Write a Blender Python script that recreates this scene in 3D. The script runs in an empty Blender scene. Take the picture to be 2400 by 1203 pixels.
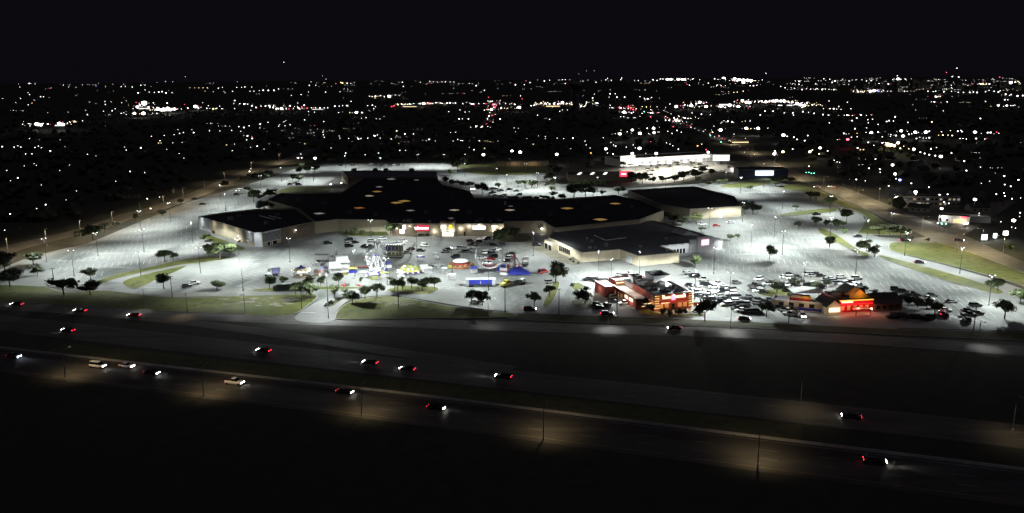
import bpy, math, random
import numpy as np
from mathutils import Vector, Matrix

# ------------------------------------------------------------------ camera, sky, light, exposure
scn = bpy.context.scene
FPX, CAMH = 1848.0, 85.0                      # focal length in pixels of the 2400 px wide photograph, flying height in metres
cam_d = bpy.data.cameras.new('camera'); cam = bpy.data.objects.new('camera', cam_d)
scn.collection.objects.link(cam); scn.camera = cam
cam_d.sensor_fit = 'HORIZONTAL'; cam_d.sensor_width = 36.0; cam_d.lens = 36.0*FPX/2400.0
cam_d.clip_start = 1.0; cam_d.clip_end = 90000.0
CAMROT = Matrix.Rotation(math.radians(90-12.7), 3, 'X') @ Matrix.Rotation(math.radians(-0.4), 3, 'Z')
cam.matrix_world = Matrix.Translation((0, 0, CAMH)) @ CAMROT.to_4x4()

world = bpy.data.worlds.new('World'); scn.world = world; world.use_nodes = True
wn = world.node_tree; wn.nodes.clear()
wo = wn.nodes.new('ShaderNodeOutputWorld'); bg = wn.nodes.new('ShaderNodeBackground')
sky_t = wn.nodes.new('ShaderNodeTexSky'); sky_t.sky_type = 'NISHITA'; sky_t.sun_disc = False
sky_t.sun_elevation = math.radians(35); sky_t.sun_rotation = math.radians(200)
glow = wn.nodes.new('ShaderNodeMix'); glow.data_type = 'RGBA'; glow.inputs[0].default_value = 0.99997
glow.inputs[7].default_value = (0.0034, 0.0028, 0.0046, 1)
wn.links.new(sky_t.outputs[0], glow.inputs[6]); wn.links.new(glow.outputs[2], bg.inputs[0])
bg.inputs[1].default_value = 1.0; wn.links.new(bg.outputs[0], wo.inputs[0])

sun_d = bpy.data.lights.new('fill_sun', 'SUN'); sun_d.energy = 0.12; sun_d.angle = math.radians(40); sun_d.color = (0.86, 0.80, 1.0)  # added faint overhead fill that lifts the darkest ground
sun = bpy.data.objects.new('fill_sun', sun_d); scn.collection.objects.link(sun)
sun.rotation_euler = (math.radians(20), math.radians(10), math.radians(20))

scn.view_settings.view_transform = 'Standard'; scn.view_settings.look = 'None'
scn.view_settings.exposure = 0.0; scn.view_settings.gamma = 1.0; scn.view_settings.use_curve_mapping = False
scn.render.engine = 'CYCLES'
scn.cycles.use_denoising = True; scn.cycles.use_light_tree = True
scn.cycles.max_bounces = 4; scn.cycles.diffuse_bounces = 2; scn.cycles.glossy_bounces = 2
scn.cycles.sample_clamp_indirect = 2.0; scn.cycles.use_adaptive_sampling = False

# ------------------------------------------------------------------ helpers
COL = scn.collection
RND = random.Random(7)
def at(px, py, z=0.0):
    """World point at height z seen at pixel (px, py) of the 2400x1203 photograph."""
    d = CAMROT @ Vector((px-1200.0, 601.5-py, -FPX)); t = (z-CAMH)/d.z
    return Vector((d.x*t, d.y*t, z))
def dist(p): return (Vector(p)-Vector((0, 0, CAMH))).length
def mpp(p):
    """metres per photograph pixel at point p"""
    return dist(p)/FPX
def proj(p):
    q = CAMROT.transposed() @ (Vector(p)-Vector((0, 0, CAMH)))
    return 1200+FPX*q.x/-q.z, 601.5-FPX*q.y/-q.z
ORD = ['first','second','third','fourth','fifth','sixth','seventh','eighth','ninth','tenth','eleventh','twelfth','thirteenth','fourteenth','fifteenth','sixteenth','seventeenth','eighteenth','nineteenth']
TENS = {2:('twentieth','twenty'),3:('thirtieth','thirty'),4:('fortieth','forty'),5:('fiftieth','fifty')}
def ordw(n):
    if n < 20: return ORD[n-1]
    t, u = divmod(n, 10)
    return TENS[t][0] if u == 0 else TENS[t][1]+'-'+ORD[u-1]
REG = []
def tag(o, label=None, cat=None, group=None, kind=None):
    if label: o['label'] = label
    if cat: o['category'] = cat
    if group: o['group'] = group
    if kind: o['kind'] = kind
    return o
def reg(o, label, cat, group=None):
    """label now; look-alikes get their place in the row (from the left) at the end of the script"""
    tag(o, label, cat, group); REG.append(o); return o
def finish_labels():
    by = {}
    bpy.context.view_layer.update()
    for o in REG: by.setdefault(o['label'], []).append(o)
    for lab, os_ in by.items():
        if len(os_) < 2: continue
        os_.sort(key=lambda o: proj(o.matrix_world.translation)[0])
        for i, o in enumerate(os_):
            w = 'leftmost' if i == 0 else ('rightmost' if i == len(os_)-1 else ordw(i+1)+' from the left')
            o['label'] = lab+', '+w
            if 'group' not in o: o['group'] = lab.split(',')[0]
def empty(name, loc, rz=0.0):
    o = bpy.data.objects.new(name, None); COL.objects.link(o); o.empty_display_size = 0.5
    o.location = loc; o.rotation_euler = (0, 0, rz); return o
def mobj(name, me, parent=None, loc=None, rz=0.0):
    o = bpy.data.objects.new(name, me); COL.objects.link(o)
    if parent: o.parent = parent
    if loc is not None: o.location = loc
    o.rotation_euler = (0, 0, rz); return o

class MB:
    """collects shapes and builds ONE mesh"""
    def __init__(s): s.v, s.f, s.m = [], [], []
    def add(s, vs, fs, mi=0):
        n = len(s.v); s.v += [tuple(v) for v in vs]; s.f += [tuple(i+n for i in f) for f in fs]; s.m += [mi]*len(fs); return s
    def box(s, c, d, rz=0.0, mi=0, top=None):
        cx, cy, cz = c; x, y, z = d[0]/2, d[1]/2, d[2]/2; t = top if top is not None else 1.0
        pts = [(-x,-y,-z),(x,-y,-z),(x,y,-z),(-x,y,-z),(-x*t,-y*t,z),(x*t,-y*t,z),(x*t,y*t,z),(-x*t,y*t,z)]
        ca, sa = math.cos(rz), math.sin(rz)
        return s.add([(cx+a*ca-b*sa, cy+a*sa+b*ca, cz+e) for a, b, e in pts], [(0,3,2,1),(4,5,6,7),(0,1,5,4),(1,2,6,5),(2,3,7,6),(3,0,4,7)], mi)
    def prism(s, poly, z0, z1, mi=0, mtop=None, bottom=False):
        n = len(poly); area = sum(poly[i][0]*poly[(i+1)%n][1]-poly[(i+1)%n][0]*poly[i][1] for i in range(n))
        p = list(poly) if area > 0 else list(poly)[::-1]
        s.add([(a[0], a[1], z0) for a in p]+[(a[0], a[1], z1) for a in p], [(i, (i+1)%n, n+(i+1)%n, n+i) for i in range(n)], mi)
        s.add([(a[0], a[1], z1) for a in p], [tuple(range(n))], mi if mtop is None else mtop)
        if bottom: s.add([(a[0], a[1], z0) for a in p], [tuple(range(n))[::-1]], mi)
        return s
    def sheet(s, poly, z, mi=0):
        n = len(poly); area = sum(poly[i][0]*poly[(i+1)%n][1]-poly[(i+1)%n][0]*poly[i][1] for i in range(n))
        p = list(poly) if area > 0 else list(poly)[::-1]
        return s.add([(a[0], a[1], z) for a in p], [tuple(range(n))], mi)
    def tube(s, a, b, r0, r1=None, n=8, mi=0, caps=True):
        a, b = Vector(a), Vector(b); r1 = r0 if r1 is None else r1
        d = (b-a); d = d.normalized() if d.length > 1e-9 else Vector((0,0,1))
        u = d.cross(Vector((0,0,1)) if abs(d.z) < .95 else Vector((1,0,0))).normalized(); w = d.cross(u)
        vs = []
        for c, r in ((a, r0), (b, r1)):
            for i in range(n):
                t = 2*math.pi*i/n; vs.append(c+u*(r*math.cos(t))+w*(r*math.sin(t)))
        fs = [(i, n+i, n+(i+1)%n, (i+1)%n) for i in range(n)]
        if caps: fs += [tuple(range(n)), tuple(range(2*n-1, n-1, -1))]
        return s.add(vs, fs, mi)
    def lathe(s, prof, n=16, c=(0,0,0), mi=0, sx=1.0, sy=1.0):
        vs = []; k = len(prof)
        for r, z in prof:
            for i in range(n):
                t = 2*math.pi*i/n; vs.append((c[0]+sx*r*math.cos(t), c[1]+sy*r*math.sin(t), c[2]+z))
        fs = [(j*n+i, j*n+(i+1)%n, (j+1)*n+(i+1)%n, (j+1)*n+i) for j in range(k-1) for i in range(n)]
        fs += [tuple(range(n))[::-1], tuple(range((k-1)*n, k*n))]
        return s.add(vs, fs, mi)
    def loft(s, rings, mi=0):
        n = len(rings[0]); vs = [v for r in rings for v in r]
        fs = [(j*n+i, j*n+(i+1)%n, (j+1)*n+(i+1)%n, (j+1)*n+i) for j in range(len(rings)-1) for i in range(n)]
        fs += [tuple(range(n))[::-1], tuple(range((len(rings)-1)*n, len(rings)*n))]
        return s.add(vs, fs, mi)
    def mesh(s, name, mats, smooth=False):
        me = bpy.data.meshes.new(name); me.from_pydata(s.v, [], s.f)
        for m in (mats if isinstance(mats, (list, tuple)) else [mats]): me.materials.append(m)
        if any(s.m): me.polygons.foreach_set('material_index', s.m)
        if smooth: me.polygons.foreach_set('use_smooth', [True]*len(me.polygons))
        me.update(); return me
    def build(s, name, mats, parent=None, smooth=False, loc=None, rz=0.0):
        return mobj(name, s.mesh(name, mats, smooth), parent, loc, rz)

def spl(pts, k=6, closed=True):
    """Catmull-Rom through 2-D points"""
    P = [Vector(p[:2]) for p in pts]; n = len(P); out = []
    rng = range(n) if closed else range(n-1)
    for i in rng:
        g = (lambda j: P[j % n]) if closed else (lambda j: P[min(max(j, 0), n-1)])
        a, b, c, d = g(i-1), g(i), g(i+1), g(i+2)
        for q in range(k):
            t = q/k
            out.append(0.5*((2*b)+(c-a)*t+(2*a-5*b+4*c-d)*t*t+(3*b-a-3*c+d)*t**3))
    if not closed: out.append(P[-1])
    return out
def gp(pix, z=0.0): return [at(x, y, z) for x, y in pix]
def ribbon(line, w, z, mi=0, mb=None):
    mb = mb or MB(); n = len(line); L, R = [], []
    for i in range(n):
        a, b = Vector(line[max(i-1, 0)][:2]), Vector(line[min(i+1, n-1)][:2]); d = (b-a).normalized(); q = Vector((-d.y, d.x))
        ww = w[i] if isinstance(w, (list, tuple)) else w
        c = Vector(line[i][:2]); L.append(c+q*ww/2); R.append(c-q*ww/2)
    mb.add([(p.x, p.y, z) for p in L]+[(p.x, p.y, z) for p in R], [(n+i, n+i+1, i+1, i) for i in range(n-1)], mi)
    return mb
def offs(line, o):
    n = len(line); out = []
    for i in range(n):
        a, b = Vector(line[max(i-1, 0)][:2]), Vector(line[min(i+1, n-1)][:2]); d = (b-a).normalized(); q = Vector((-d.y, d.x))
        out.append(Vector(line[i][:2])+q*o)
    return out

# ------------------------------------------------------------------ materials
def mat(name, col, rough=0.8, emit=None, es=0.0, noise=0.0, scale=1.0, col2=None, metal=0.0, bump=0.0, samp=True, detail=6.0, coord='Object', lo=.35, hi=.65):
    m = bpy.data.materials.new(name); m.use_nodes = True; nt = m.node_tree; b = nt.nodes['Principled BSDF']
    c = tuple(col)+(1,)
    b.inputs['Base Color'].default_value = c; b.inputs['Roughness'].default_value = rough; b.inputs['Metallic'].default_value = metal
    if noise or col2:
        tc = nt.nodes.new('ShaderNodeTexCoord'); nz = nt.nodes.new('ShaderNodeTexNoise'); nz.inputs['Scale'].default_value = scale; nz.inputs['Detail'].default_value = detail
        rp = nt.nodes.new('ShaderNodeValToRGB'); rp.color_ramp.elements[0].position = lo; rp.color_ramp.elements[1].position = hi
        k2 = tuple(col2) if col2 else tuple(x*(1-noise) for x in col)
        rp.color_ramp.elements[0].color = k2+(1,); rp.color_ramp.elements[1].color = c
        nt.links.new(tc.outputs[coord], nz.inputs['Vector']); nt.links.new(nz.outputs['Fac'], rp.inputs['Fac']); nt.links.new(rp.outputs['Color'], b.inputs['Base Color'])
    if emit:
        b.inputs['Emission Color'].default_value = tuple(emit)+(1,); b.inputs['Emission Strength'].default_value = es
        if not samp: m.cycles.emission_sampling = 'NONE'
    return m
def mix_mat(name, layers, rough=0.9):
    """base colour from stacked noise layers: [(colour), (colour, scale, lo, hi, stretch)...]"""
    m = bpy.data.materials.new(name); m.use_nodes = True; nt = m.node_tree; b = nt.nodes['Principled BSDF']; b.inputs['Roughness'].default_value = rough
    tc = nt.nodes.new('ShaderNodeTexCoord'); prev = None; first = layers[0]
    for (c, sc, lo, hi, st) in layers[1:]:
        mp = nt.nodes.new('ShaderNodeMapping'); mp.inputs['Scale'].default_value = st[:3]; mp.inputs['Rotation'].default_value = (0, 0, st[3] if len(st) > 3 else 0)
        nz = nt.nodes.new('ShaderNodeTexNoise'); nz.inputs['Scale'].default_value = sc; nz.inputs['Detail'].default_value = 8; nz.inputs['Roughness'].default_value = .62
        mr = nt.nodes.new('ShaderNodeMapRange'); mr.inputs[1].default_value = lo; mr.inputs[2].default_value = hi
        mx = nt.nodes.new('ShaderNodeMix'); mx.data_type = 'RGBA'; mx.inputs[6].default_value = tuple(first)+(1,); mx.inputs[7].default_value = tuple(c)+(1,)
        nt.links.new(tc.outputs['Object'], mp.inputs[0]); nt.links.new(mp.outputs[0], nz.inputs['Vector']); nt.links.new(nz.outputs['Fac'], mr.inputs[0]); nt.links.new(mr.outputs[0], mx.inputs[0])
        if prev: nt.links.new(prev.outputs[2], mx.inputs[6])
        prev = mx
    nt.links.new(prev.outputs[2], b.inputs['Base Color']); return m
M = {}
M['ground'] = mix_mat('dark_soil_and_grass', [(.034,.036,.024), ((.050,.048,.034),.01,.4,.65,(1,1,1)), ((.022,.026,.016),.2,.45,.7,(1,1,1))])
M['lot'] = mix_mat('worn_concrete_paving', [(.225,.240,.236), ((.315,.325,.312),.016,.44,.58,(1,1,1)), ((.120,.134,.130),.030,.51,.62,(1,.30,1,.45)), ((.26,.255,.225),.012,.55,.66,(1,1,1)), ((.11,.115,.112),.35,.60,.70,(1,.5,1,.2)), ((.40,.41,.40),.16,.60,.72,(.18,1,1,.9)), ((.10,.10,.10),1.6,.66,.74,(1,1,1))], .85)
M['lane'] = mix_mat('drive_lane_paving', [(.235,.245,.25), ((.30,.305,.30),.05,.42,.62,(1,1,1)), ((.17,.175,.18),.5,.58,.72,(1,1,1))], .8)
M['road'] = mix_mat('old_asphalt', [(.105,.098,.088), ((.16,.148,.128),.03,.42,.60,(1,1,1)), ((.065,.062,.056),.4,.52,.68,(.3,1,1,.6))], .75)
M['hwy'] = mix_mat('highway_paving', [(.060,.056,.050), ((.095,.088,.076),.05,.44,.60,(.10,1,1,.35)), ((.035,.033,.030),.22,.50,.66,(.06,1,1,.35))], .7)
M['grass'] = mix_mat('mown_grass', [(.088,.108,.022), ((.150,.155,.036),.05,.40,.62,(1,1,1)), ((.046,.066,.013),.25,.50,.68,(1,1,1)), ((.19,.175,.11),.11,.64,.76,(1,1,1))], .95)
M['verge'] = mix_mat('rough_verge_grass', [(.055,.062,.026), ((.085,.086,.040),.06,.42,.62,(1,1,1)), ((.034,.040,.018),.3,.50,.68,(1,1,1))], .95)
M['sand'] = mix_mat('bare_chalky_soil', [(.30,.28,.22), ((.20,.19,.14),.25,.42,.62,(1,1,1))], .95)
M['kerb'] = mat('kerb_concrete', (.42,.42,.40), .9, noise=.25, scale=.8)
M['paint'] = mat('faded_white_paint', (.60,.60,.58), .7, noise=.4, scale=.7)
M['hwypaint'] = mat('worn_lane_paint', (.26,.26,.24), .8, noise=.5, scale=.3)
M['yellowpaint'] = mat('faded_yellow_paint', (.26,.20,.08), .7, noise=.4, scale=.5)
M['roof'] = mat('black_roof_membrane', (.022,.022,.026), .9, noise=.35, scale=.08)
M['roof_grey'] = mat('grey_roof_gravel', (.115,.118,.13), .9, noise=.3, scale=.12)
M['tan'] = mat('tan_stucco', (.42,.37,.265), .85, noise=.16, scale=.25)
M['brown'] = mat('brown_brick', (.19,.15,.11), .85, noise=.25, scale=.5)
M['beige'] = mat('beige_block', (.43,.375,.27), .85, noise=.15, scale=.2)
M['white'] = mat('white_painted_concrete', (.72,.74,.76), .7, noise=.1, scale=.4)
M['greyw'] = mat('light_grey_panel', (.50,.51,.52), .75, noise=.12, scale=.4)
M['coping'] = mat('metal_coping', (.32,.31,.29), .5, noise=.2, scale=.6, metal=.2)
M['dark'] = mat('dark_glazing', (.012,.014,.018), .15)
M['steel'] = mat('galvanised_steel', (.30,.31,.32), .45, metal=.6, noise=.2, scale=2)
M['darksteel'] = mat('dark_painted_steel', (.05,.05,.052), .5, noise=.3, scale=2)
M['wood'] = mat('weathered_pole_wood', (.075,.058,.042), .9, noise=.4, scale=3)
M['ac'] = mat('galvanised_roof_unit', (.16,.165,.17), .6, metal=.3, noise=.25, scale=1.0)
M['brick'] = mat('red_brick', (.37,.085,.065), .85, noise=.25, scale=1.2)
M['redwall'] = mat('deep_red_stucco', (.55,.03,.035), .8, noise=.2, scale=.6)
M['cream'] = mat('cream_stucco', (.62,.55,.40), .8, noise=.14, scale=.5)
M['ochre'] = mat('ochre_stucco', (.62,.36,.07), .8, noise=.2, scale=.6)
M['bluep'] = mat('blue_painted_panel', (.035,.05,.42), .5, noise=.2, scale=.8)
M['purple'] = mat('purple_canvas', (.12,.06,.36), .8, noise=.2, scale=1)
M['redp'] = mat('red_painted_panel', (.50,.03,.05), .5, noise=.2, scale=.8)
M['yellow'] = mat('yellow_painted_panel', (.58,.52,.12), .5, noise=.25, scale=.8)
M['orange'] = mat('orange_painted_panel', (.40,.17,.07), .6, noise=.25, scale=.8)
M['lime'] = mat('lime_painted_panel', (.40,.43,.14), .6, noise=.35, scale=.5)
M['whitep'] = mat('white_gloss_panel', (.80,.81,.82), .4, noise=.1, scale=1.0)
M['lav'] = mat('lavender_panel', (.30,.30,.60), .5, noise=.15, scale=1.0)
M['olive'] = mat('olive_green_panel', (.12,.14,.09), .7, noise=.3, scale=.6)
M['bark'] = mat('tree_bark', (.085,.068,.05), .95, noise=.4, scale=4)
def leaf(name, a, b):
    m = bpy.data.materials.new(name); m.use_nodes = True; nt = m.node_tree; p = nt.nodes['Principled BSDF']; p.inputs['Roughness'].default_value = .7
    nz = nt.nodes.new('ShaderNodeTexNoise'); nz.inputs['Scale'].default_value = 9; tc = nt.nodes.new('ShaderNodeTexCoord'); rp = nt.nodes.new('ShaderNodeValToRGB')
    oi = nt.nodes.new('ShaderNodeObjectInfo'); hs = nt.nodes.new('ShaderNodeHueSaturation'); mr = nt.nodes.new('ShaderNodeMapRange')
    mr.inputs[3].default_value = .65; mr.inputs[4].default_value = 1.3
    rp.color_ramp.elements[0].position = .38; rp.color_ramp.elements[1].position = .64; rp.color_ramp.elements[0].color = a+(1,); rp.color_ramp.elements[1].color = b+(1,)
    nt.links.new(tc.outputs['Object'], nz.inputs['Vector']); nt.links.new(nz.outputs['Fac'], rp.inputs['Fac']); nt.links.new(rp.outputs['Color'], hs.inputs['Color'])
    nt.links.new(oi.outputs['Random'], mr.inputs[0]); nt.links.new(mr.outputs[0], hs.inputs['Value']); nt.links.new(hs.outputs['Color'], p.inputs['Base Color']); return m
M['leaf'] = leaf('oak_foliage', (.034,.052,.020), (.088,.112,.044))
M['leaf2'] = leaf('light_foliage', (.055,.075,.025), (.12,.135,.055))
M['leaf3'] = leaf('dark_foliage', (.020,.028,.014), (.050,.062,.028))
def em(name, col, s, samp=True): return mat(name, tuple(min(.8, x*.8) for x in col), .5, emit=col, es=s, samp=samp)
M['e_lens'] = em('lit_lamp_lens', (.93,.98,1.0), 8, False)
M['e_lens_w'] = em('lit_warm_lamp_lens', (1.0,.78,.45), 12, False)
M['e_head'] = em('lit_headlight', (1,.98,.95), 45, False)
M['e_headb'] = em('lit_bluish_headlight', (.72,.76,1.0), 45, False)
M['e_tail'] = em('lit_tail_lamp', (1,.03,.06), 8, False)
M['e_amber'] = em('lit_amber_lamp', (1,.6,.1), 12, False)
M['lens_off'] = mat('clear_lamp_lens', (.55,.57,.6), .2)
M['tail_off'] = mat('red_lamp_lens', (.30,.02,.02), .3)
M['tyre'] = mat('tyre_rubber', (.02,.02,.02), .9)
M['rim'] = mat('alloy_rim', (.35,.35,.36), .35, metal=.6)
M['glass'] = mat('car_glass', (.012,.014,.017), .08)

# ------------------------------------------------------------------ the ground, roads and the parking lot
def circ(r, n=96): return [(r*math.cos(2*math.pi*i/n), r*math.sin(2*math.pi*i/n)) for i in range(n)]
tag(MB().sheet(circ(80000), 0).build('ground', M['ground']), kind='structure')

LOT_PX = [(-60,690),(-60,640),(0,632),(60,606),(130,588),(205,571),(262,548),(335,517),(420,482),(500,456),(600,427),(690,397),(760,384),(880,382),(1040,383),(1090,398),(1130,406),(1280,404),(1300,430),(1420,440),(1500,441),(1600,434),(1720,426),(1830,428),(1900,452),(1965,480),(2022,505),(2028,518),(2014,541),(2060,556),(2130,560),(2085,580),(2130,601),(2200,618),(2300,645),(2400,682),(2520,730),(2520,790),(2400,776),(2100,769),(1850,757),(1650,748),(1400,738),(1200,731),(1140,726),(1060,714),(985,702),(920,692),(875,694),(820,700),(795,722),(782,748),(700,742),(745,700),(700,689),(560,694),(400,697),(250,681),(120,672),(0,668)]
lot = MB().sheet(gp(LOT_PX), .06).build('parking_lot', M['lot']); tag(lot, kind='structure')

def road(name, pts, w, m, z, ext=0.0):
    line = [Vector(p[:2]) for p in pts]
    if ext:
        line = [line[0]+(line[0]-line[1]).normalized()*ext]+line+[line[-1]+(line[-1]-line[-2]).normalized()*ext]
    o = ribbon(line, w, z).build(name, m); tag(o, kind='structure'); return o, line
def lanes(parent, line, offsets, z, dash=None, w=.16, m='hwypaint', name='lane_marking'):
    mb = MB()
    for o in offsets:
        L = offs(line, o)
        if not dash: ribbon(L, w, z, 0, mb); continue
        for a, b in zip(L[:-1], L[1:]):
            d = (b-a); n = int(d.length//(dash[0]+dash[1]))
            for k in range(n):
                p = a+d.normalized()*(k*(dash[0]+dash[1])); ribbon([p, p+d.normalized()*dash[0]], w, z, 0, mb)
    o = mb.build(name, M[m], parent); o['kind'] = 'stuff'; return o

# highway: two carriageways, a median, shoulders
near, near_l = road('highway_near', [at(160,864), at(900,952), at(1776,1065)], 17.0, M['hwy'], .04, 700)
lanes(near, near_l, [7.6], .06, None, .30); lanes(near, near_l, [-6.4], .06, None, .28, 'yellowpaint'); lanes(near, near_l, [2.6,-2.0], .06, (4.5,9), .22)
far, far_l = road('highway_far', [at(100,768), at(1000,869), at(1995,979)], 15.0, M['hwy'], .04, 700)
lanes(far, far_l, [6.4,-6.2], .06, None, .2); lanes(far, far_l, [2.1,-2.1], .06, (3,9), .18)
tag(ribbon([at(130,815), at(950,905), at(1880,1015)], 9.0, .02).build('median_strip', M['verge']), kind='structure')
bar = ribbon(offs(near_l, 9.0), .5, .05); 
bl = offs(near_l, 9.1); mb = MB()
for a, b in zip(bl[:-1], bl[1:]):
    d = (b-a).normalized(); q = Vector((-d.y, d.x))
    mb.add([(a-q*.3).to_3d(), (b-q*.3).to_3d(), (b+q*.3).to_3d(), (a+q*.3).to_3d()]+[Vector((p.x, p.y, .62)) for p in (a-q*.1, b-q*.1, b+q*.1, a+q*.1)], [(0,1,5,4),(2,3,7,6),(4,5,6,7)])
bo = mb.build('concrete_barrier', M['kerb']); tag(bo, 'low pale concrete barrier along the inner edge of the near carriageway', 'barrier')
# frontage road and its ramp
front, front_l = road('frontage_road', [at(x, y) for x, y in [(-160,707),(100,722),(340,734),(570,745),(770,752),(1145,764),(1415,772),(1705,780),(2000,795),(2290,815),(2560,835)]], 10.5, M['road'], .045)
lanes(front, front_l, [5.0,-5.0], .065, None, .22); lanes(front, front_l, [1.7,-1.7], .065, (3,3), .26)
ramp, ramp_l = road('exit_ramp', spl([at(x, y) for x, y in [(-160,716),(40,722),(188,732),(315,743),(450,757),(640,782),(900,822),(1200,868)]], 6, False), 6.5, M['hwy'], .035)
lanes(ramp, ramp_l, [2.9,-2.9], .055, None, .18)
# side roads
left_r, left_l = road('side_road_left', spl([at(x, y) for x, y in [(-220,668),(-80,620),(0,592),(75,570),(175,547),(250,525),(312,502),(362,490),(475,450),(575,405),(640,385),(690,370),(730,350)]], 4, False), 15.0, M['road'], .05)
lanes(left_r, left_l, [6.9,-6.9], .07, None, .2); lanes(left_r, left_l, [0.15,-.15], .07, None, .12, 'yellowpaint')
right_r, right_l = road('boulevard', spl([at(x, y) for x, y in [(2760,830),(2550,718),(2400,640),(2290,590),(2220,556),(2150,527),(2070,492),(2000,462),(1940,437),(1880,416),(1800,385),(1740,350),(1690,327),(1650,308),(1600,292),(1560,278),(1535,264)]], 4, False), 22.0, M['road'], .05)
lanes(right_r, right_l, [10,-10], .07, None, .2); lanes(right_r, right_l, [1.6,-1.6], .07, None, .14, 'yellowpaint'); lanes(right_r, right_l, [5.6,-5.6], .07, (3,9), .16)
cross_r, cross_l = road('cross_street', [at(2360,470), at(2220,556), at(2100,572)], 12.0, M['road'], .055)
far_r, far_rl = road('avenue', [at(1138,300), at(1148,275), at(1158,250), at(1165,240)], 20.0, M['road'], .05)
# concrete strip behind the mall and access lanes
acc, acc_l = road('ring_lane', spl([at(x, y) for x, y in [(1290,440),(1380,447),(1480,444),(1600,436),(1720,428),(1830,424)]], 5, False), 10, M['lane'], .085)
drv = MB().sheet(spl(gp([(690,746),(735,712),(790,688),(815,680),(848,680),(838,692),(812,708),(790,728),(782,752),(735,757)]), 4), .085).build('entrance_drive', M['lane']); tag(drv, kind='structure')
drv2 = ribbon(spl([at(x, y) for x, y in [(240,684),(262,664),(300,650),(360,635),(440,618)]], 5, False), 8.0, .085).build('entrance_drive', M['lane']); tag(drv2, kind='structure')
drv3 = ribbon(spl([at(x, y) for x, y in [(1262,728),(1290,700),(1312,668),(1330,640)]], 5, False), 8.5, .085).build('access_lane', M['lane']); tag(drv3, kind='structure')
drv4 = ribbon(spl([at(x, y) for x, y in [(2040,585),(2080,595),(2150,612),(2240,637),(2330,664),(2440,704)]], 5, False), 9.0, .085).build('access_lane', M['lane']); tag(drv4, kind='structure')
drv5 = ribbon(spl([at(x, y) for x, y in [(1190,734),(1320,738),(1500,742),(1700,750),(1900,760),(2100,768)]], 5, False), 6.5, .085).build('access_lane', M['lane']); tag(drv5, kind='structure')

def island(pix, m='grass', h=.16, name='grass_island', k=5, kerb=True):
    w = [Vector(p[:2]) for p in spl(gp(pix), k)]
    o = MB().prism([(p.x, p.y) for p in w], .0, .06+h, 1, 0).build(name, [M[m], M['kerb']])
    tag(o, kind='structure')
    if kerb:
        c = sum(w, Vector((0, 0)))/len(w); n = len(w); ring = w+[w[0]]
        ribbon(ring, .32, .06+h+.012).build('kerb', M['kerb'], o)
    return o
island([(287,666),(296,657),(325,648),(380,635),(437,624),(405,641),(375,652),(340,670),(310,677)])
island([(222,662),(260,648),(300,638),(360,625),(420,611),(480,603),(545,604),(486,615),(430,621),(380,630),(320,642),(270,655),(236,665)])
island([(-80,676),(0,669),(100,673),(160,686),(250,682),(400,698),(560,695),(700,690),(738,691),(742,700),(722,716),(690,736),(640,741),(500,735),(300,725),(150,714),(-80,703)], 'grass', .08, 'grass_verge')
island([(786,744),(800,722),(830,706),(880,697),(920,696),(985,706),(1060,720),(1130,730),(1200,735),(1200,744),(1100,747),(1000,747),(880,750),(800,750)])
island([(905,681),(950,671),(1015,673),(1028,680),(1000,690),(940,687)])
island([(1200,735),(1400,741),(1650,751),(1850,760),(2100,772),(2400,780),(2520,794),(2520,812),(2400,800),(2000,781),(1700,768),(1400,758),(1200,748)], 'verge', .08, 'grass_verge')
island([(2083,579),(2100,569),(2200,571),(2260,588),(2330,613),(2400,641),(2520,695),(2520,722),(2400,671),(2290,639),(2200,616),(2130,599),(2092,589)])
island([(1825,438),(1870,433),(1930,452),(1990,477),(2040,500),(2075,522),(2125,536),(2128,550),(2020,549),(2015,541),(2030,516),(2017,501),(1960,477),(1900,453),(1850,446)])
island([(1922,535),(1960,551),(2010,584),(2038,598),(2020,599),(1960,569),(1920,545)])
island([(2066,600),(2150,621),(2260,652),(2345,680),(2334,689),(2240,666),(2140,633),(2070,606)])
island([(1830,503),(1880,495),(1950,489),(1957,496),(1900,503),(1835,508)])
island([(486,552),(520,562),(562,577),(575,584),(552,588),(500,571),(482,560)])
island([(1090,386),(1280,384),(1288,404),(1200,411),(1120,409),(1085,400)], 'grass', .1)
island([(640,452),(690,438),(762,437),(768,450),(650,454)])
island([(1690,436),(1800,418),(1838,424),(1765,438),(1720,441)])
island([(600,679),(720,673),(840,674),(846,678),(720,681),(610,684)])
island([(1312,664),(1304,690),(1290,714),(1272,718),(1283,690),(1298,663)])
island([(766,716),(790,702),(818,688),(826,690),(800,706),(776,720)], 'verge')
island([(806,547),(860,543),(905,545),(912,552),(860,554),(810,554)])
island([(952,551),(985,549),(1020,549),(1024,553),(985,556),(950,555)], 'verge')
island([(1150,556),(1190,549),(1238,552),(1246,562),(1220,569),(1170,566)], 'verge')
island([(1340,672),(1352,664),(1366,668),(1366,678),(1348,682)])
island([(1775,690),(1800,680),(1845,680),(1852,690),(1815,696)])
island([(1850,700),(1890,694),(1935,712),(1930,722),(1880,712)])
island([(1505,722),(1545,735),(1600,738),(1650,736),(1648,742),(1590,745),(1520,740),(1495,728)])
island([(1340,706),(1375,702),(1420,716),(1425,724),(1380,724),(1345,716)], 'verge')
island([(1232,566),(1290,580),(1345,605),(1366,618),(1340,622),(1290,605),(1240,580)], 'sand', .06, 'planting_bed')
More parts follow.
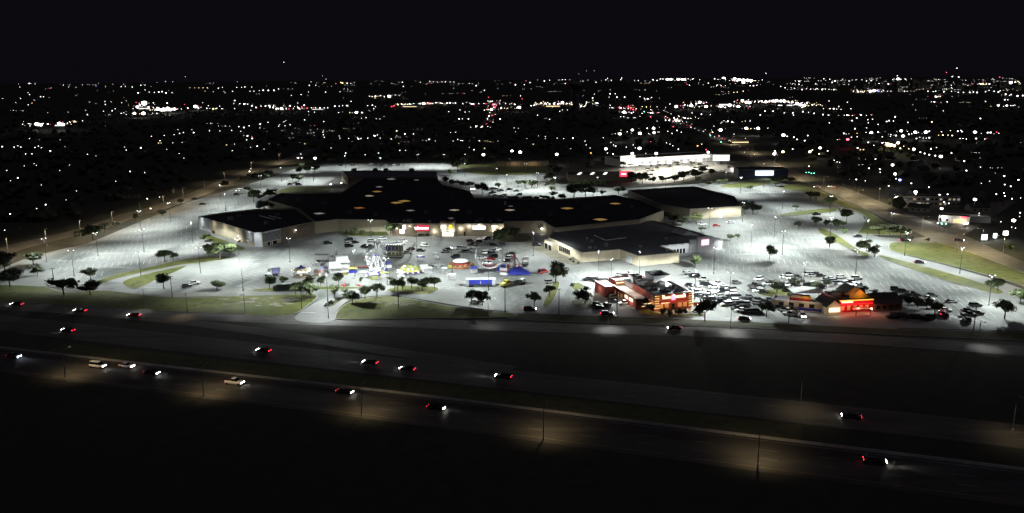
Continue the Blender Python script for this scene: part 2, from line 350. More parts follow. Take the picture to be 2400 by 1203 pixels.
# dirt blotches in the entrance verges
mb = MB(); rr_ = random.Random(3)
for (x0, x1, y0, y1, n, z) in ((520,705,700,717,46,.165),(880,1000,709,718,16,.245)):
    for _ in range(n):
        t = rr_.random(); c = at(rr_.uniform(x0, x1), rr_.gauss((y0+y1)/2, (y1-y0)*.28), 0); a = rr_.uniform(.5, 2.6); b = a*rr_.uniform(.25, .6)
        mb.sheet([(c.x+a*math.cos(q*.7)*rr_.uniform(.6,1.2), c.y+b*math.sin(q*.7)*rr_.uniform(.6,1.2)) for q in range(9)], z+rr_.uniform(0,.02))
tag(mb.build('bare_soil', M['sand']), 'chalky bare soil blotches in the entrance grass', 'soil', kind='stuff')

# stall lines: rows of painted bays
def bays(a, b, n_side=2, step=2.75, length=5.2, slant=0.0):
    a, b = Vector(at(*a)[:2]), Vector(at(*b)[:2]); d = (b-a); L = d.length; d.normalize(); q = Vector((-d.y, d.x))
    q = (q+d*slant).normalized(); mb = MB(); k = 0
    while k*step < L:
        p = a+d*(k*step)
        for s in ((1, -1) if n_side == 2 else (1,)):
            ribbon([p+q*s*.1, p+q*s*length], .17, .095, 0, mb)
        k += 1
    if n_side == 2: ribbon([a, b], .15, .098, 0, mb)
    return mb
def rows(lst, **kw):
    mb = MB()
    for a, b in lst:
        r = bays(a, b, **kw); mb.add(r.v, r.f)
    return mb
def pip(x, y, poly):
    c = False; n = len(poly)
    for i in range(n):
        (x1, y1), (x2, y2) = poly[i], poly[i-1]
        if (y1 > y) != (y2 > y) and x < (x2-x1)*(y-y1)/(y2-y1)+x1: c = not c
    return c
AREAS = [([(1690,556),(1760,520),(1850,466),(1905,470),(2000,508),(1975,512),(1900,545),(1990,590),(2050,610),(2300,682),(2390,730),(2300,742),(2060,682),(1900,636),(1640,634)], -14, 18),
         ([(1625,650),(1770,646),(1880,664),(1860,740),(1740,736),(1640,700)], 8, 16), ([(2070,676),(2260,712),(2320,745),(2190,748),(2070,704)], -10, 16),
         ([(100,625),(340,520),(520,466),(600,450),(600,478),(520,492),(462,510),(470,545),(500,580),(480,598),(300,630),(200,650)], 22, 18),
         ([(440,676),(560,612),(640,588),(790,566),(840,566),(760,600),(610,664),(600,678)], 48, 18), ([(985,598),(1040,560),(1120,556),(1160,566),(1230,580),(1290,620),(1280,650),(1230,716),(1150,716),(1060,694),(1010,650)], 58, 18),
         ([(860,560),(985,558),(970,600),(880,598)], 58, 18), ([(1330,640),(1460,640),(1420,700),(1340,690)], 12, 17),
         ([(1100,412),(1275,410),(1290,440),(1290,458),(1150,458),(1120,430)], 3, 17), ([(800,388),(1035,388),(1035,398),(810,396)], 2, 17), ([(650,432),(700,402),(750,392),(760,410),(700,434)], 14, 17), ([(1310,446),(1440,446),(1440,454),(1310,456)], 3, 17), ([(1740,440),(1830,434),(1880,452),(1800,478),(1745,460)], -6, 17)]
for poly, ang, sp_ in AREAS:
    W = [at(x, y) for x, y in poly]; c = sum(W, Vector())/len(W); d = Vector((math.cos(math.radians(ang)), math.sin(math.radians(ang)))); q = Vector((-d.y, d.x)); mb = MB()
    S = [((w-c).to_2d().dot(d), (w-c).to_2d().dot(q)) for w in W]; s0, s1, t0, t1 = min(a for a, b in S), max(a for a, b in S), min(b for a, b in S), max(b for a, b in S)
    t = t0+4
    while t < t1:
        run = []
        k = s0
        while k < s1:
            p = c.to_2d()+d*k+q*t; x, y = proj((p.x, p.y, 0))
            if pip(x, y, poly) and RND.random() < .96:
                for s in (1, -1): ribbon([p+q*s*.12, p+q*s*5.0], .20, .095, 0, mb)
                run.append(p)
            elif run:
                if len(run) > 2: ribbon([run[0], run[-1]], .16, .098, 0, mb)
                run = []
            k += 2.75
        if len(run) > 2: ribbon([run[0], run[-1]], .16, .098, 0, mb)
        t += sp_
    if mb.v: o = mb.build('bay_marking', M['paint'], lot); o['kind'] = 'stuff'
# crosswalk and arrows near the entrance and the south east corner
def zebra(a, b, n, w=.5, l=3.0):
    a, b = Vector(at(*a)[:2]), Vector(at(*b)[:2]); d = (b-a); q = Vector((-d.y, d.x)).normalized(); mb = MB()
    for k in range(n):
        p = a+d*(k/max(1, n-1)); ribbon([p-q*l/2, p+q*l/2], w, .11, 0, mb)
    return mb
for (a, b, n) in (((1015,560),(1075,557),9), ((2228,742),(2268,752),7), ((560,672),(600,655),9), ((1100,705),(1160,700),8)):
    o = zebra(a, b, n).build('crosswalk_marking', M['paint'], lot); o['kind'] = 'stuff'
o = ribbon([at(707,733), at(739,734)], .6, .11).build('stop_line', M['paint'], drv)

# ------------------------------------------------------------------ the mall and its department stores
def ccw(p):
    n = len(p); a = sum(p[i][0]*p[(i+1)%n][1]-p[(i+1)%n][0]*p[i][1] for i in range(n)); return p if a > 0 else p[::-1]
def inset(poly, d):
    n = len(poly); out = []
    for i in range(n):
        a, b, c = Vector(poly[i-1][:2]), Vector(poly[i][:2]), Vector(poly[(i+1)%n][:2])
        e1, e2 = (b-a).normalized(), (c-b).normalized(); n1, n2 = Vector((-e1.y, e1.x)), Vector((-e2.y, e2.x))
        k = n1+n2; L = k.dot(n1); out.append(b+k*(d/max(L, .35)))
    return out
def block(root, poly, H, wm, rm, par=.7, wall='wall', z0=0.0, cop='coping'):
    """walls with a real parapet, a sunk flat roof and a metal coping"""
    P = ccw([Vector(p[:2]) for p in poly]); n = len(P); I = inset(P, .35); mb = MB()
    mb.add([(p.x, p.y, z0) for p in P]+[(p.x, p.y, H) for p in P], [(i, (i+1)%n, n+(i+1)%n, n+i) for i in range(n)])
    mb.add([(p.x, p.y, H) for p in I]+[(p.x, p.y, H-par) for p in I], [(i, (i+1)%n, n+(i+1)%n, n+i) for i in range(n)])
    mb.build(wall, wm, root)
    MB().sheet([(p.x, p.y) for p in I], H-par).build('roof', rm, root)
    O = inset(P, -.08); I2 = inset(P, .42); cb = MB()
    cb.add([(p.x, p.y, H+.06) for p in O]+[(p.x, p.y, H+.06) for p in I2]+[(p.x, p.y, H-.16) for p in O], [(i, (i+1)%n, n+(i+1)%n, n+i) for i in range(n)]+[(2*n+i, 2*n+(i+1)%n, (i+1)%n, i) for i in range(n)])
    cb.build(cop, M['coping'] if cop == 'coping' else M['darksteel'], root)
def rel(root, pts): return [Vector((p[0]-root.location.x, p[1]-root.location.y)) for p in pts]
def building(name, pix, H, label, cat, wm, rm, par=.7):
    pts = gp(pix, H); c = sum(pts, Vector())/len(pts); root = empty(name, (c.x, c.y, .06)); tag(root, label, cat)
    block(root, rel(root, pts), H-.06, wm, rm, par); return root
def L(root, p): return Vector((p[0]-root.location.x, p[1]-root.location.y, (p[2] if len(p) > 2 else 0)-root.location.z))

mall = building('shopping_mall', [(738,520),(792,514),(904,516),(912,524),(1181,524.5),(1182,519),(1272,518),(1300,534),(1500,514),(1556,493),(1500,470),(1440,457),(1300,467),(1112,463),(1100,448),(1036,433),(1023,416),(852,416),(800,451),(657,452),(626,469),(700,489)], 7.0,
    'sprawling low shopping mall with black flat roof, amber skylights and lit tan facade', 'shopping mall', M['beige'], M['roof'])
# skylights: shallow glazed pyramids glowing from inside
M['e_sky1'] = em('amber_lit_skylight_glass', (1.0,.60,.16), .28); M['e_sky2'] = em('pale_lit_skylight_glass', (1.0,.86,.60), .36); M['e_sky3'] = em('dim_skylight_glass', (.75,.70,.66), .28); M['e_sky4'] = em('orange_lit_skylight_glass', (1.0,.36,.10), .24)
def skylight(root, px, py, w, m, zr=6.3):
    p = L(root, at(px, py, zr+.9)); p.z = zr; s = w*mpp(at(px, py, zr))/2; rz = RND.uniform(-.15, .15)
    o = MB().box((0,0,.2), (2*s+.4,2*s+.4,.5)).build('skylight', M['coping'], root, loc=p, rz=rz+.6)
    q = s
    g = MB().add([(-q,-q,.47),(q,-q,.47),(q,q,.47),(-q,q,.47),(0,0,.47+.24*q)], [(0,1,4),(1,2,4),(2,3,4),(3,0,4)]).build('pane', m, o)
    b = MB()
    for a in ((-q,-q),(q,-q),(q,q),(-q,q)): b.tube((a[0],a[1],.49), (0,0,.50+.24*q), .10, .10, 4)
    for i in range(4):
        a, c = ((-q,-q),(q,-q),(q,q),(-q,q))[i], ((q,-q),(q,q),(-q,q),(-q,-q))[i]
        b.tube(((a[0]+c[0])/2,(a[1]+c[1])/2,.49), (0,0,.50+.24*q), .07, .07, 4)
    b.build('frame', M['darksteel'], o)
for px, py, w, m in [(748,499,22,3),(842,486,22,4),(866,458,19,2),(884,448,19,1),(889,437,15,3),(917,419,19,3),(976,421,11,3),(930,474,25,1),(948,470,25,1),(962,492,18,3),(1065,491,21,2),(1057,510,12,3),(1195,491,21,2),(1197,482,10,3),(1329,487,25,1),(1442,476,22,1),(1407,513,28,1)]:
    skylight(mall, px, py, w*.86, M['e_sky%d' % m])
# rooftop units
ACM = MB().box((0,0,.9), (2.6,1.8,1.5)).box((0,0,.1), (2.9,2.1,.2)).mesh('rooftop_unit', M['ac'])
FANM = MB().lathe([(.55,1.65),(.55,1.85),(.5,1.86)], 12).mesh('fan', M['darksteel'])
def acunit(root, px, py, zr, s=1.0):
    p = L(root, at(px, py, zr)); p.z = zr-.05; o = mobj('rooftop_unit', ACM, root, p, RND.uniform(0, 1.5)); o.scale = (s, s, s); mobj('fan', FANM, o)
for px, py in [(958,521),(950,520),(1008,521),(1118,521),(1150,521),(1171,519),(1165,517),(1128,518),(1000,500),(880,505),(820,500),(1100,500),(1240,500),(1290,505),(1380,490),(1480,486),(760,480),(700,470),(900,460),(1000,450),(1060,470),(1350,475),(1250,480),(940,430)]: acunit(mall, px, py, 6.3, RND.uniform(.7, 1.2))
# facade: positions along the front wall (y of the wall foot in the photo is about 552)
def fp(px, z=0.0, out=0.0):
    p = at(px, 524.5, 7.0); return Vector((p.x-mall.location.x, p.y-mall.location.y-out, z-.06))
def fbox(name, px0, px1, z0, z1, out0, out1, m, parent=mall):
    a, b = fp(px0), fp(px1); w = b.x-a.x
    return MB().box(((a.x+b.x)/2, (a.y+b.y)/2-(out0+out1)/2, (z0+z1)/2), (w, abs(out1-out0), z1-z0), rz=math.atan2(b.y-a.y, b.x-a.x)).build(name, m, parent)
M['e_white'] = em('lit_white_sign', (1,.97,.92), 2.6); M['e_red'] = em('lit_red_sign_panel', (1,.05,.12), .55); M['e_yel'] = em('lit_yellow_sign', (.95,.85,.05), .8)
M['e_door'] = em('lit_doorway_glass', (1,.90,.74), 1.5); M['e_pink'] = em('lit_pink_sign', (1,.55,.70), 1.6); M['e_wall'] = em('wall_lamp_glow', (1,.97,.9), 9)
fbox('red_fascia', 974, 1006, 2.9, 6.0, 0, .25, M['e_red'])
s = fbox('lit_sign', 975, 1004, 3.9, 4.8, .27, .45, M['e_white']); fbox('sign_emblem', 972.6, 976, 3.7, 5.0, .46, .6, M['e_white'])
fbox('brick_panel', 918, 972, 0, 6.6, .02, .12, M['brown'])
fbox('lit_sign', 936.5, 947, 1.6, 3.6, .2, .45, M['e_white']); fbox('lit_sign', 944, 951, 4.0, 6.2, .2, .45, M['e_white'])
# portal: two angled panels over a bright doorway
pa, pm, pb = fp(1031.5, 0, 1.2), fp(1049, 0, .2), fp(1066.5, 0, 1.2)
po = MB().add([pa+Vector((0,0,0)), pm+Vector((0,0,0)), pm+Vector((0,0,7.2)), pa+Vector((0,0,8.0)), pb, pb+Vector((0,0,8.0))], [(0,1,2,3),(1,4,5,2)]).add([pa, pa+Vector((0,0,8)), pa+Vector((0,6,8)), pa+Vector((0,6,0)), pb, pb+Vector((0,6,0)), pb+Vector((0,6,8)), pb+Vector((0,0,8)), pm+Vector((0,0,7.2)), pm+Vector((0,6,7.2))], [(0,3,2,1),(4,7,6,5),(1,2,9,8),(8,9,6,7)]).build('entrance_portal', M['beige'], mall)
fbox('entrance_doors', 1036, 1063, .1, 2.7, 1.25, 1.5, M['e_door'], mall)
for k in range(8): fbox('door_mullion', 1036+k*3.8, 1036.5+k*3.8, .05, 2.75, 1.52, 1.62, M['darksteel'])
fbox('canopy', 1032, 1067, 2.8, 3.2, 1.2, 3.4, M['white'])
def sgn(name, px0, px1, z0, z1, m, rz, out):
    a, b = fp(px0), fp(px1); return MB().box((0,0,0), (b.x-a.x,.2,z1-z0)).build(name, m, mall, loc=((a.x+b.x)/2, (a.y+b.y)/2-out, (z0+z1)/2), rz=rz)
sgn('lit_sign', 1034, 1045.5, 4.4, 6.3, M['e_white'], .12, 1.25); sgn('lit_sign', 1052.5, 1060, 4.3, 6.4, M['e_yel'], -.12, 1.2)
# white lit letters on the right-hand facade
a = fp(1108); b = fp(1137.5); n = 11
pl = fbox('sign_backing', 1106.5, 1139, 3.3, 5.9, .02, .14, M['white'])
for k in range(n):
    x0 = 1108+k*2.7; fbox('sign_letter', x0, x0+2.3, 3.7+.25*abs(k-5)/5, 5.5+.2*(k % 3 == 0), .16, .4, M['e_white'])
fbox('lit_sign', 1152, 1167, 5.2, 5.7, .1, .25, M['e_white'])
fbox('entrance_doors', 1153, 1164, .1, 2.8, .1, .3, M['e_door'])
for k in range(5): fbox('door_mullion', 1153+k*2.6, 1153.4+k*2.6, .05, 2.85, .32, .4, M['darksteel'])
fbox('stone_panel', 1007, 1030, 0, 6.5, .02, .2, M['tan']); fbox('stone_panel', 1068, 1090, 0, 6.4, .02, .2, M['tan'])
fbox('doorway', 1087, 1091, .1, 2.4, .22, .35, M['dark'])
for x in (1105,1122,1130,1144): fbox('vent', x, x+2, 1.5, 2.1, .1, .2, M['ac'])
def wall_lamp(root, p, power=60, col=(1,.93,.80), name='wall_lamp', big=.35):
    o = MB().box((0,0,0), (big*1.6,.25,big), top=.7).build(name, M['darksteel'], root, loc=p)
    MB().box((0,-.16,-.06), (big*1.3,.1,big*.7)).build('lens', M['e_wall'], o)
    d = bpy.data.lights.new('glow', 'POINT'); d.energy = power; d.color = col; d.shadow_soft_size = .2
    q = bpy.data.objects.new('glow', d); COL.objects.link(q); q.parent = o; q.location = (0,-.7,-.3); return o
for px, z, pw in [(930,4.5,120),(960,5.6,160),(1018,3,200),(1042,3.9,260),(1058,3.9,260),(1080,4.5,160),(1100,6.0,200),(1122,6.2,200),(1158,4.4,260),(1175,4.6,200)]: wall_lamp(mall, fp(px, z, 1.6 if 1030 < px < 1068 else .35), pw*1.5)
q = L(mall, at(1233, 540, 0)); wall_lamp(mall, Vector((q.x, q.y-.3, 2.8)), 160)
for px, py, z in [(1270,536,3),(1280,535,3),(765,528,4),(775,432,4),(800,429,5),(1017,434,2),(1027,434,2),(1033,434,2),(1024,427,3),(1105,443,3),(1111,443,3)]:
    q = L(mall, at(px, py, z)); wall_lamp(mall, q, 220, (1,.97,.92), 'wall_lamp', .8)
# dock strip windows on the roof edge
for k in range(3):
    p = L(mall, at(1184, 474+k*3.2, 6.6)); MB().box((0,0,.3), (1.3,.8,.6)).build('roof_vent', M['white'], mall, loc=p)

M['e_added_flood'] = em('added_flood_glass', (1,1,.95), 1.0)
def added_flood(root, p, u, power, col=(.95,1,1)):
    """added lamp on a parapet bracket, put there to brighten the wall below it"""
    n = Vector((u.y, -u.x, 0)); o = MB().tube((0,0,0), n*3.4+Vector((0,0,.3)), .05, .05, 5).build('added_lamp_bracket', M['darksteel'], root, loc=p)
    h = MB().box(tuple(n*3.5+Vector((0,0,.35))), (.5,.5,.18), top=.7).build('added_flood_head', M['darksteel'], o); MB().box(tuple(n*3.5+Vector((0,0,.24))), (.36,.36,.04)).build('lens', M['e_added_flood'], h)
    s = bpy.data.lights.new('wash', 'SPOT'); s.energy = power*2.2; s.color = col; s.spot_size = math.radians(120); s.spot_blend = 1.0; s.shadow_soft_size = .2
    q = bpy.data.objects.new('wash', s); COL.objects.link(q); q.parent = o; q.location = n*3.5+Vector((0,0,.15)); q.rotation_euler = (-n*3.5+Vector((0,0,-4.5))).to_track_quat('-Z','Y').to_euler()
# west department store: louvred corners, white corner piers
west = building('department_store', [(466,507),(596,545),(613,545),(738,519),(692,488),(600,490),(525,498)], 7.6, 'tan department store with white louvred corners at the left end of the mall', 'department store', M['tan'], M['roof'])
def wline(root, pa, pb, H):
    a, b = L(root, at(pa[0], pa[1], H)), L(root, at(pb[0], pb[1], H)); a.z = b.z = 0; return a, b
def on(a, b, t0, t1, z0, z1, o0, o1, name, m, root):
    d = (b-a); u = d.normalized(); nrm = Vector((u.y, -u.x, 0))
    c = a+d*((t0+t1)/2)+nrm*((o0+o1)/2); return MB().box((c.x, c.y, (z0+z1)/2), (d.length*(t1-t0), o1-o0, z1-z0), rz=math.atan2(u.y, u.x)).build(name, m, root)
A, B = wline(west, (466,507), (596,545), 7.6)
for t in (.08,.30,.50,.70,.93):
    q = A+(B-A)*t; u = (B-A).normalized(); added_flood(west, Vector((q.x+u.y*.3, q.y-u.x*.3, 7.7)), u, 520, (1,.95,.82) if .1 < t < .9 else (.95,1,1))
q = at(604, 545, 7.6); added_flood(west, L(west, (q.x-.3, q.y-.7, 7.8)), Vector((1,0,0)), 420)
on(A, B, 0, .20, 0, 7.7, .02, .35, 'white_pier', M['white'], west); on(A, B, .20, .225, 0, 7.5, .02, .2, 'pier', M['white'], west)
for k in range(7): on(A, B, .10, .22, 2.2+k*.72, 2.5+k*.72, .36, .60, 'slat', M['greyw'], west)
on(A, B, .80, .87, 0, 7.4, .02, .15, 'dark_panel', M['brown'], west)  # stands for a recess, its shade put into a dark brown panel
on(A, B, .87, .985, 2.0, 7.5, .02, .12, 'louvre_backing', M['dark'], west)
for k in range(7): on(A, B, .87, .985, 2.6+k*.62, 2.85+k*.62, .14, .40, 'slat', M['greyw'], west)
on(A, B, .87, .985, 6.9, 7.7, .14, .5, 'fascia', M['white'], west); on(A, B, .87, .985, 1.9, 2.2, .14, .5, 'sill', M['white'], west)
C0, C1 = wline(west, (596,545), (613,545), 7.6); on(C0, C1, -.05, 1.05, 0, 7.75, .02, .6, 'white_pier', M['white'], west)
C1, D = wline(west, (613,545), (738,519), 7.6)
on(C1, D, .02, .33, 2.0, 7.5, .02, .12, 'louvre_backing', M['dark'], west)
for k in range(7): on(C1, D, .02, .33, 2.6+k*.62, 2.85+k*.62, .14, .40, 'slat', M['greyw'], west)
on(C1, D, .02, .33, 6.9, 7.7, .14, .5, 'fascia', M['white'], west); on(C1, D, .02, .33, 1.9, 2.2, .14, .5, 'sill', M['white'], west)
on(C1, D, .09, .25, .05, 1.85, .14, .3, 'entrance_glazing', M['dark'], west)
for t in (.13,.16): on(C1, D, t, t+.012, .05, 1.8, .31, .4, 'door', M['white'], west)
on(C1, D, .33, .99, 0, 7.3, .02, .10, 'dark_panel', M['brown'], west)
q = C1+(D-C1)*.62; wall_lamp(west, Vector((q.x+.2, q.y-.4, 5)), 60); q = A+(B-A)*.74; wall_lamp(west, Vector((q.x-.3, q.y-.4, 3.2)), 60)
for pa, pb in (((608,506),(645,515)),((630,506),(660,513))):
    a, b = L(west, at(*pa, 7.2)), L(west, at(*pb, 7.2)); MB().tube((a.x,a.y,7.2), (b.x,b.y,7.2), .22, .22, 6).build('roof_pipe', M['white'], west)
for px, py in ((540,515),(560,510),(625,525),(650,505)): acunit(west, px, py, 6.9)

# east store (grey roof, cream walls, white fascia with lit sign)
east = building('department_store', [(1286,556),(1365,592),(1453,584.5),(1497,600),(1592,592),(1549,576.5),(1693,562),(1612,538),(1530,516),(1400,525),(1300,537)], 4.9, 'cream department store with grey roof and white fascia at the right of the mall', 'department store', M['cream'], M['roof_grey'], .4)
a, b = wline(east, (1549,576.5), (1693,562), 4.9)
on(a, b, 0, 1.0, 0, 5.0, .02, .3, 'white_fascia', M['white'], east)
on(a, b, .44, .56, .1, 6.6, .32, 1.2, 'sign_block', M['greyw'], east); on(a, b, .56, .80, .1, 7.6, .32, 1.6, 'sign_block', M['greyw'], east); on(a, b, .80, .91, .1, 6.4, .32, 1.2, 'sign_block', M['greyw'], east)
on(a, b, .62, .74, 3.4, 6.2, 1.62, 1.85, 'lit_sign', M['e_pink'], east)
for t in (.04,.16,.28,.40,.90,.97):
    q = a+(b-a)*t; u = (b-a).normalized(); added_flood(east, Vector((q.x+u.y*.3, q.y-u.x*.3, 5.1)), u, 330)
for k in range(5): on(a, b, .15+k*.05, .18+k*.05, .1, 2.4, .32, .4, 'glass_door', M['dark'], east)
a, b = wline(east, (1286,556), (1365,592), 4.9)
for k in range(6):
    on(a, b, .34+k*.055, .38+k*.055, .1, 3.2, .02, .2, 'window', M['dark'], east)
on(a, b, .06, .30, 0, 4.2, .1, 3.5, 'porch', M['cream'], east); on(a, b, .09, .17, .1, 2.8, 3.52, 3.65, 'porch_opening', M['dark'], east); on(a, b, .20, .28, .1, 2.8, 3.52, 3.65, 'porch_opening', M['dark'], east)
on(a, b, .40, .78, 0, .8, .4, 1.6, 'planter', M['cream'], east)
a, b = wline(east, (1453,584.5), (1497,600), 4.9); on(a, b, .35, .65, .1, 3.2, .02, .15, 'loading_door', M['white'], east)
for px, py in ((1388,566),(1378,560),(1420,572),(1421,577),(1500,579),(1395,582),(1383,582),(1565,588),(1450,560),(1560,560)): acunit(east, px, py, 4.5, .6)
ra = [L(east, at(x, y, 4.7)) for x, y in ((1392,552),(1420,564),(1468,558))]
m_ = MB(); [m_.tube((p.x,p.y,4.8),(q.x,q.y,4.8),.25,.25,6) for p, q in zip(ra[:-1], ra[1:])]; m_.build('roof_duct', M['greyw'], east)
# rear gable of the east store
g = [L(east, at(x, y, z)) for x, y, z in ((1600,552,5),(1640,552,5),(1612,541,7.5))]
MB().add([g[0], g[1], g[2]]+[v+Vector((-4,9,0)) for v in g], [(0,1,2),(3,5,4),(0,2,5,3),(1,4,5,2),(0,3,4,1)]).build('gable', M['greyw'], east)

# north-east and north department stores
ne = building('department_store', [(1472,446),(1560,440),(1628,437),(1721,460),(1738,483),(1617,490),(1545,478)], 6.6, 'beige department store with black roof at the back right of the mall', 'department store', M['beige'], M['roof'])
a, b = wline(ne, (1617,490), (1738,483), 6.6); q = a+(b-a)*.60; wall_lamp(ne, Vector((q.x, q.y-.5, 2.6)), 350, (1,.97,.92), 'wall_lamp', .6)
on(a, b, .57, .63, .1, 2.6, .02, .15, 'door', M['e_door'], ne)
no = building('department_store', [(800,401),(900,399.5),(1023,402.5),(1026,415),(852,415.5),(815,414)], 8.0, 'dark flat-roofed department store at the far back of the mall', 'department store', M['brown'], M['roof_grey'])
for px in (830,880,905,965): acunit(no, px, 402.5, 7.4, 1.6)
yard = MB().sheet(gp([(745,440),(790,415),(850,417),(800,450),(752,449)]), .08).build('service_yard', M['road']); tag(yard, kind='structure')

# ------------------------------------------------------------------ brick restaurant
M['e_warm'] = em('warm_cove_light', (1.0,.62,.22), 1.3); M['e_warm2'] = em('warm_soffit_light', (1.0,.74,.42), 1.6); M['e_bulb'] = em('warm_globe_bulb', (1.0,.80,.50), 10)
M['e_cream'] = em('floodlit_cream_sign', (1.0,.88,.66), 1.1); M['e_win'] = em('lit_window_glass', (1.0,.72,.36), .8); M['e_wdim'] = em('dim_window_glass', (1.0,.55,.22), .14); M['e_emb'] = em('lit_pink_emblem', (1.0,.25,.42), 2.4)
M['paleroof'] = mat('pale_roof_membrane', (.46,.50,.48), .8, noise=.2, scale=.4); M['pinkroof'] = mat('cream_roof_membrane', (.62,.56,.50), .8, noise=.15, scale=.4); M['darkmetal'] = mat('dark_metal_fascia', (.03,.032,.034), .5)
def point(parent, loc, power, col, r=.15):
    d = bpy.data.lights.new('glow', 'POINT'); d.energy = power; d.color = col; d.shadow_soft_size = r
    q = bpy.data.objects.new('glow', d); COL.objects.link(q); q.parent = parent; q.location = loc; return q
bp = at(1534, 731); bk = empty('brick_restaurant', (bp.x, bp.y, .07), math.radians(17)); tag(bk, 'red brick restaurant with glowing amber corner bands and pale flat roof', 'restaurant')
def rect(x0, y0, x1, y1): return [Vector((x0,y0)), Vector((x1,y0)), Vector((x1,y1)), Vector((x0,y1))]
def bx(root, name, x0, x1, y0, y1, z0, z1, m): return MB().box(((x0+x1)/2,(y0+y1)/2,(z0+z1)/2), (x1-x0,y1-y0,z1-z0)).build(name, m, root)
block(bk, rect(0,0,15.5,19), 6.3, M['brick'], M['paleroof'], .5, 'wall', 0, 'fascia')
block(bk, [Vector((-5.2,5)), Vector((-.04,2.5)), Vector((-.04,27)), Vector((-5.2,27))], 4.0, M['brick'], M['pinkroof'], .25, 'wing_wall')
block(bk, rect(-9.6,24,-5.25,34), 4.3, M['brick'], M['pinkroof'], .25, 'end_wing_wall')
block(bk, rect(-3.5,27.1,11,34), 5.4, M['brick'], M['paleroof'], .5, 'rear_wall', 0, 'fascia')
block(bk, rect(0.05,19.05,15.4,27.05), 5.8, M['greyw'], M['roof_grey'], .6, 'kitchen_wall', 0, 'fascia')
block(bk, rect(9.0,18.5,15.9,26.5), 8.6, M['greyw'], M['roof'], 1.6, 'tower_wall', 5.6, 'fascia')
block(bk, rect(2.6,24,6.6,28), 7.6, M['greyw'], M['roof'], .5, 'roof_house_wall', 5.2, 'fascia')
# quoin towers at the front corners with glowing ledges
for (x0, x1) in ((-.35,1.6), (13.9,15.95)):
    for k in range(6):
        z = .9+k*.92; bx(bk, 'corner_band', x0, x1, -.45, -.02, z, z+.42, M['cream'])
        bx(bk, 'light_strip', x0+.06, x1-.06, -.62, -.47, z+.42, z+.52, M['e_warm'])
for k in range(6):
    z = .9+k*.92; bx(bk, 'side_band', -.45, -.03, -.2, 2.3, z, z+.42, M['cream'])
for k in range(2): bx(bk, 'light_strip', -4.2, -.5, 1.9+.1*k, 2.2, 1.7+k*.9, 1.85+k*.9, M['e_warm2'])
bx(bk, 'lit_sign', 3.0, 6.6, -.30, -.05, 4.55, 5.35, M['e_cream']); bx(bk, 'lit_sign', 8.4, 12.6, -.30, -.05, 4.55, 5.45, M['e_cream'])
bx(bk, 'emblem_sign', 6.8, 8.2, -.5, -.1, 4.0, 5.8, M['e_emb'])
bx(bk, 'canopy_light', 2.2, 5.6, -1.0, -.6, 3.1, 3.35, M['e_warm2']); bx(bk, 'canopy_light', 9.6, 13.0, -1.0, -.6, 3.3, 3.55, M['e_warm2'])
bx(bk, 'canopy', 1.9, 13.3, -1.3, -.1, 3.4, 3.6, M['redwall'])
for x in (2.6,4.9,10.4,12.6): bx(bk, 'window', x-.8, x+.8, -.12, -.02, .9, 2.6, M['e_wdim'])
for x in (3.2,7.5,11.8): bx(bk, 'awning_lamp', x-.2, x+.2, -.7, -.4, 5.75, 6.0, M['e_bulb'])
bx(bk, 'door', 7.0, 8.2, -.2, -.05, .05, 2.4, M['dark'])
bx(bk, 'side_sign', -5.5, -5.25, 7.5, 10.5, 2.1, 3.3, M['e_cream']); bx(bk, 'side_sign', -5.5, -5.25, 12, 14.5, 2.1, 3.3, M['e_cream'])
for y in (17,20,23): bx(bk, 'side_window', -5.35, -5.22, y, y+1.6, 1.0, 2.6, M['e_wdim'])
bx(bk, 'porch_light', -3.4, -.2, 26.6, 27.05, 4.5, 4.8, M['e_warm2'])
for (x, y, w, d, h) in ((3,8,3.2,2.2,1.2),(8,12,4.0,2.6,1.0),(6.5,4.5,3.4,1.8,.9),(3.5,14,4,3,1.3),(12,9,2.4,2.0,1.1),(5,21,4.5,3,1.4),(10.5,15.5,2.6,2.2,1.2)):
    o = MB().box((x,y,5.75+h/2), (w,d,h)).build('rooftop_unit', M['ac'], bk); MB().lathe([(.5,0),(.5,.3)], 12, (x,y,5.76+h)).build('fan', M['darksteel'], o)
for (x0,x1,y) in ((0.8,5.5,17.5),(6,11,7.5)): bx(bk, 'roof_screen', x0, x1, y, y+.15, 5.8, 7.0, M['greyw'])
for (x, y) in ((12.4,4.0),(12.6,7.4)):   # small gable dormers on the roof edge
    MB().add([(x-1.5,y-1.2,5.8),(x+1.5,y-1.2,5.8),(x,y-1.2,7.3),(x-1.5,y+1.2,5.8),(x+1.5,y+1.2,5.8),(x,y+1.2,7.3)], [(0,1,2),(3,5,4),(0,2,5,3),(1,4,5,2)]).build('roof_gable', M['paleroof'], bk)
for p, w in (((.6,-1.6,1.2),90),((2.6,-2.6,4.0),170),((5.5,-3.0,4.0),150),((9.0,-3.0,4.0),150),((12.6,-2.6,4.0),170),((15.2,-1.6,1.2),80),((-1.5,1.2,3.0),110),((-6.3,9,1.6),160),((-6.3,13,1.6),160),((-3.0,11,6.0),300),((-3.0,18,6.0),380),((-3.0,24,6.2),380),((-8,30,5.9),280),((-11,29,2.2),160)):
    point(bk, p, w, (1.0,.52,.26) if p[0] > -2 else (1.0,.78,.64))
pf = [(16,3.5),(22.5,1.5),(22.5,-2.8),(16.5,-2.0)]
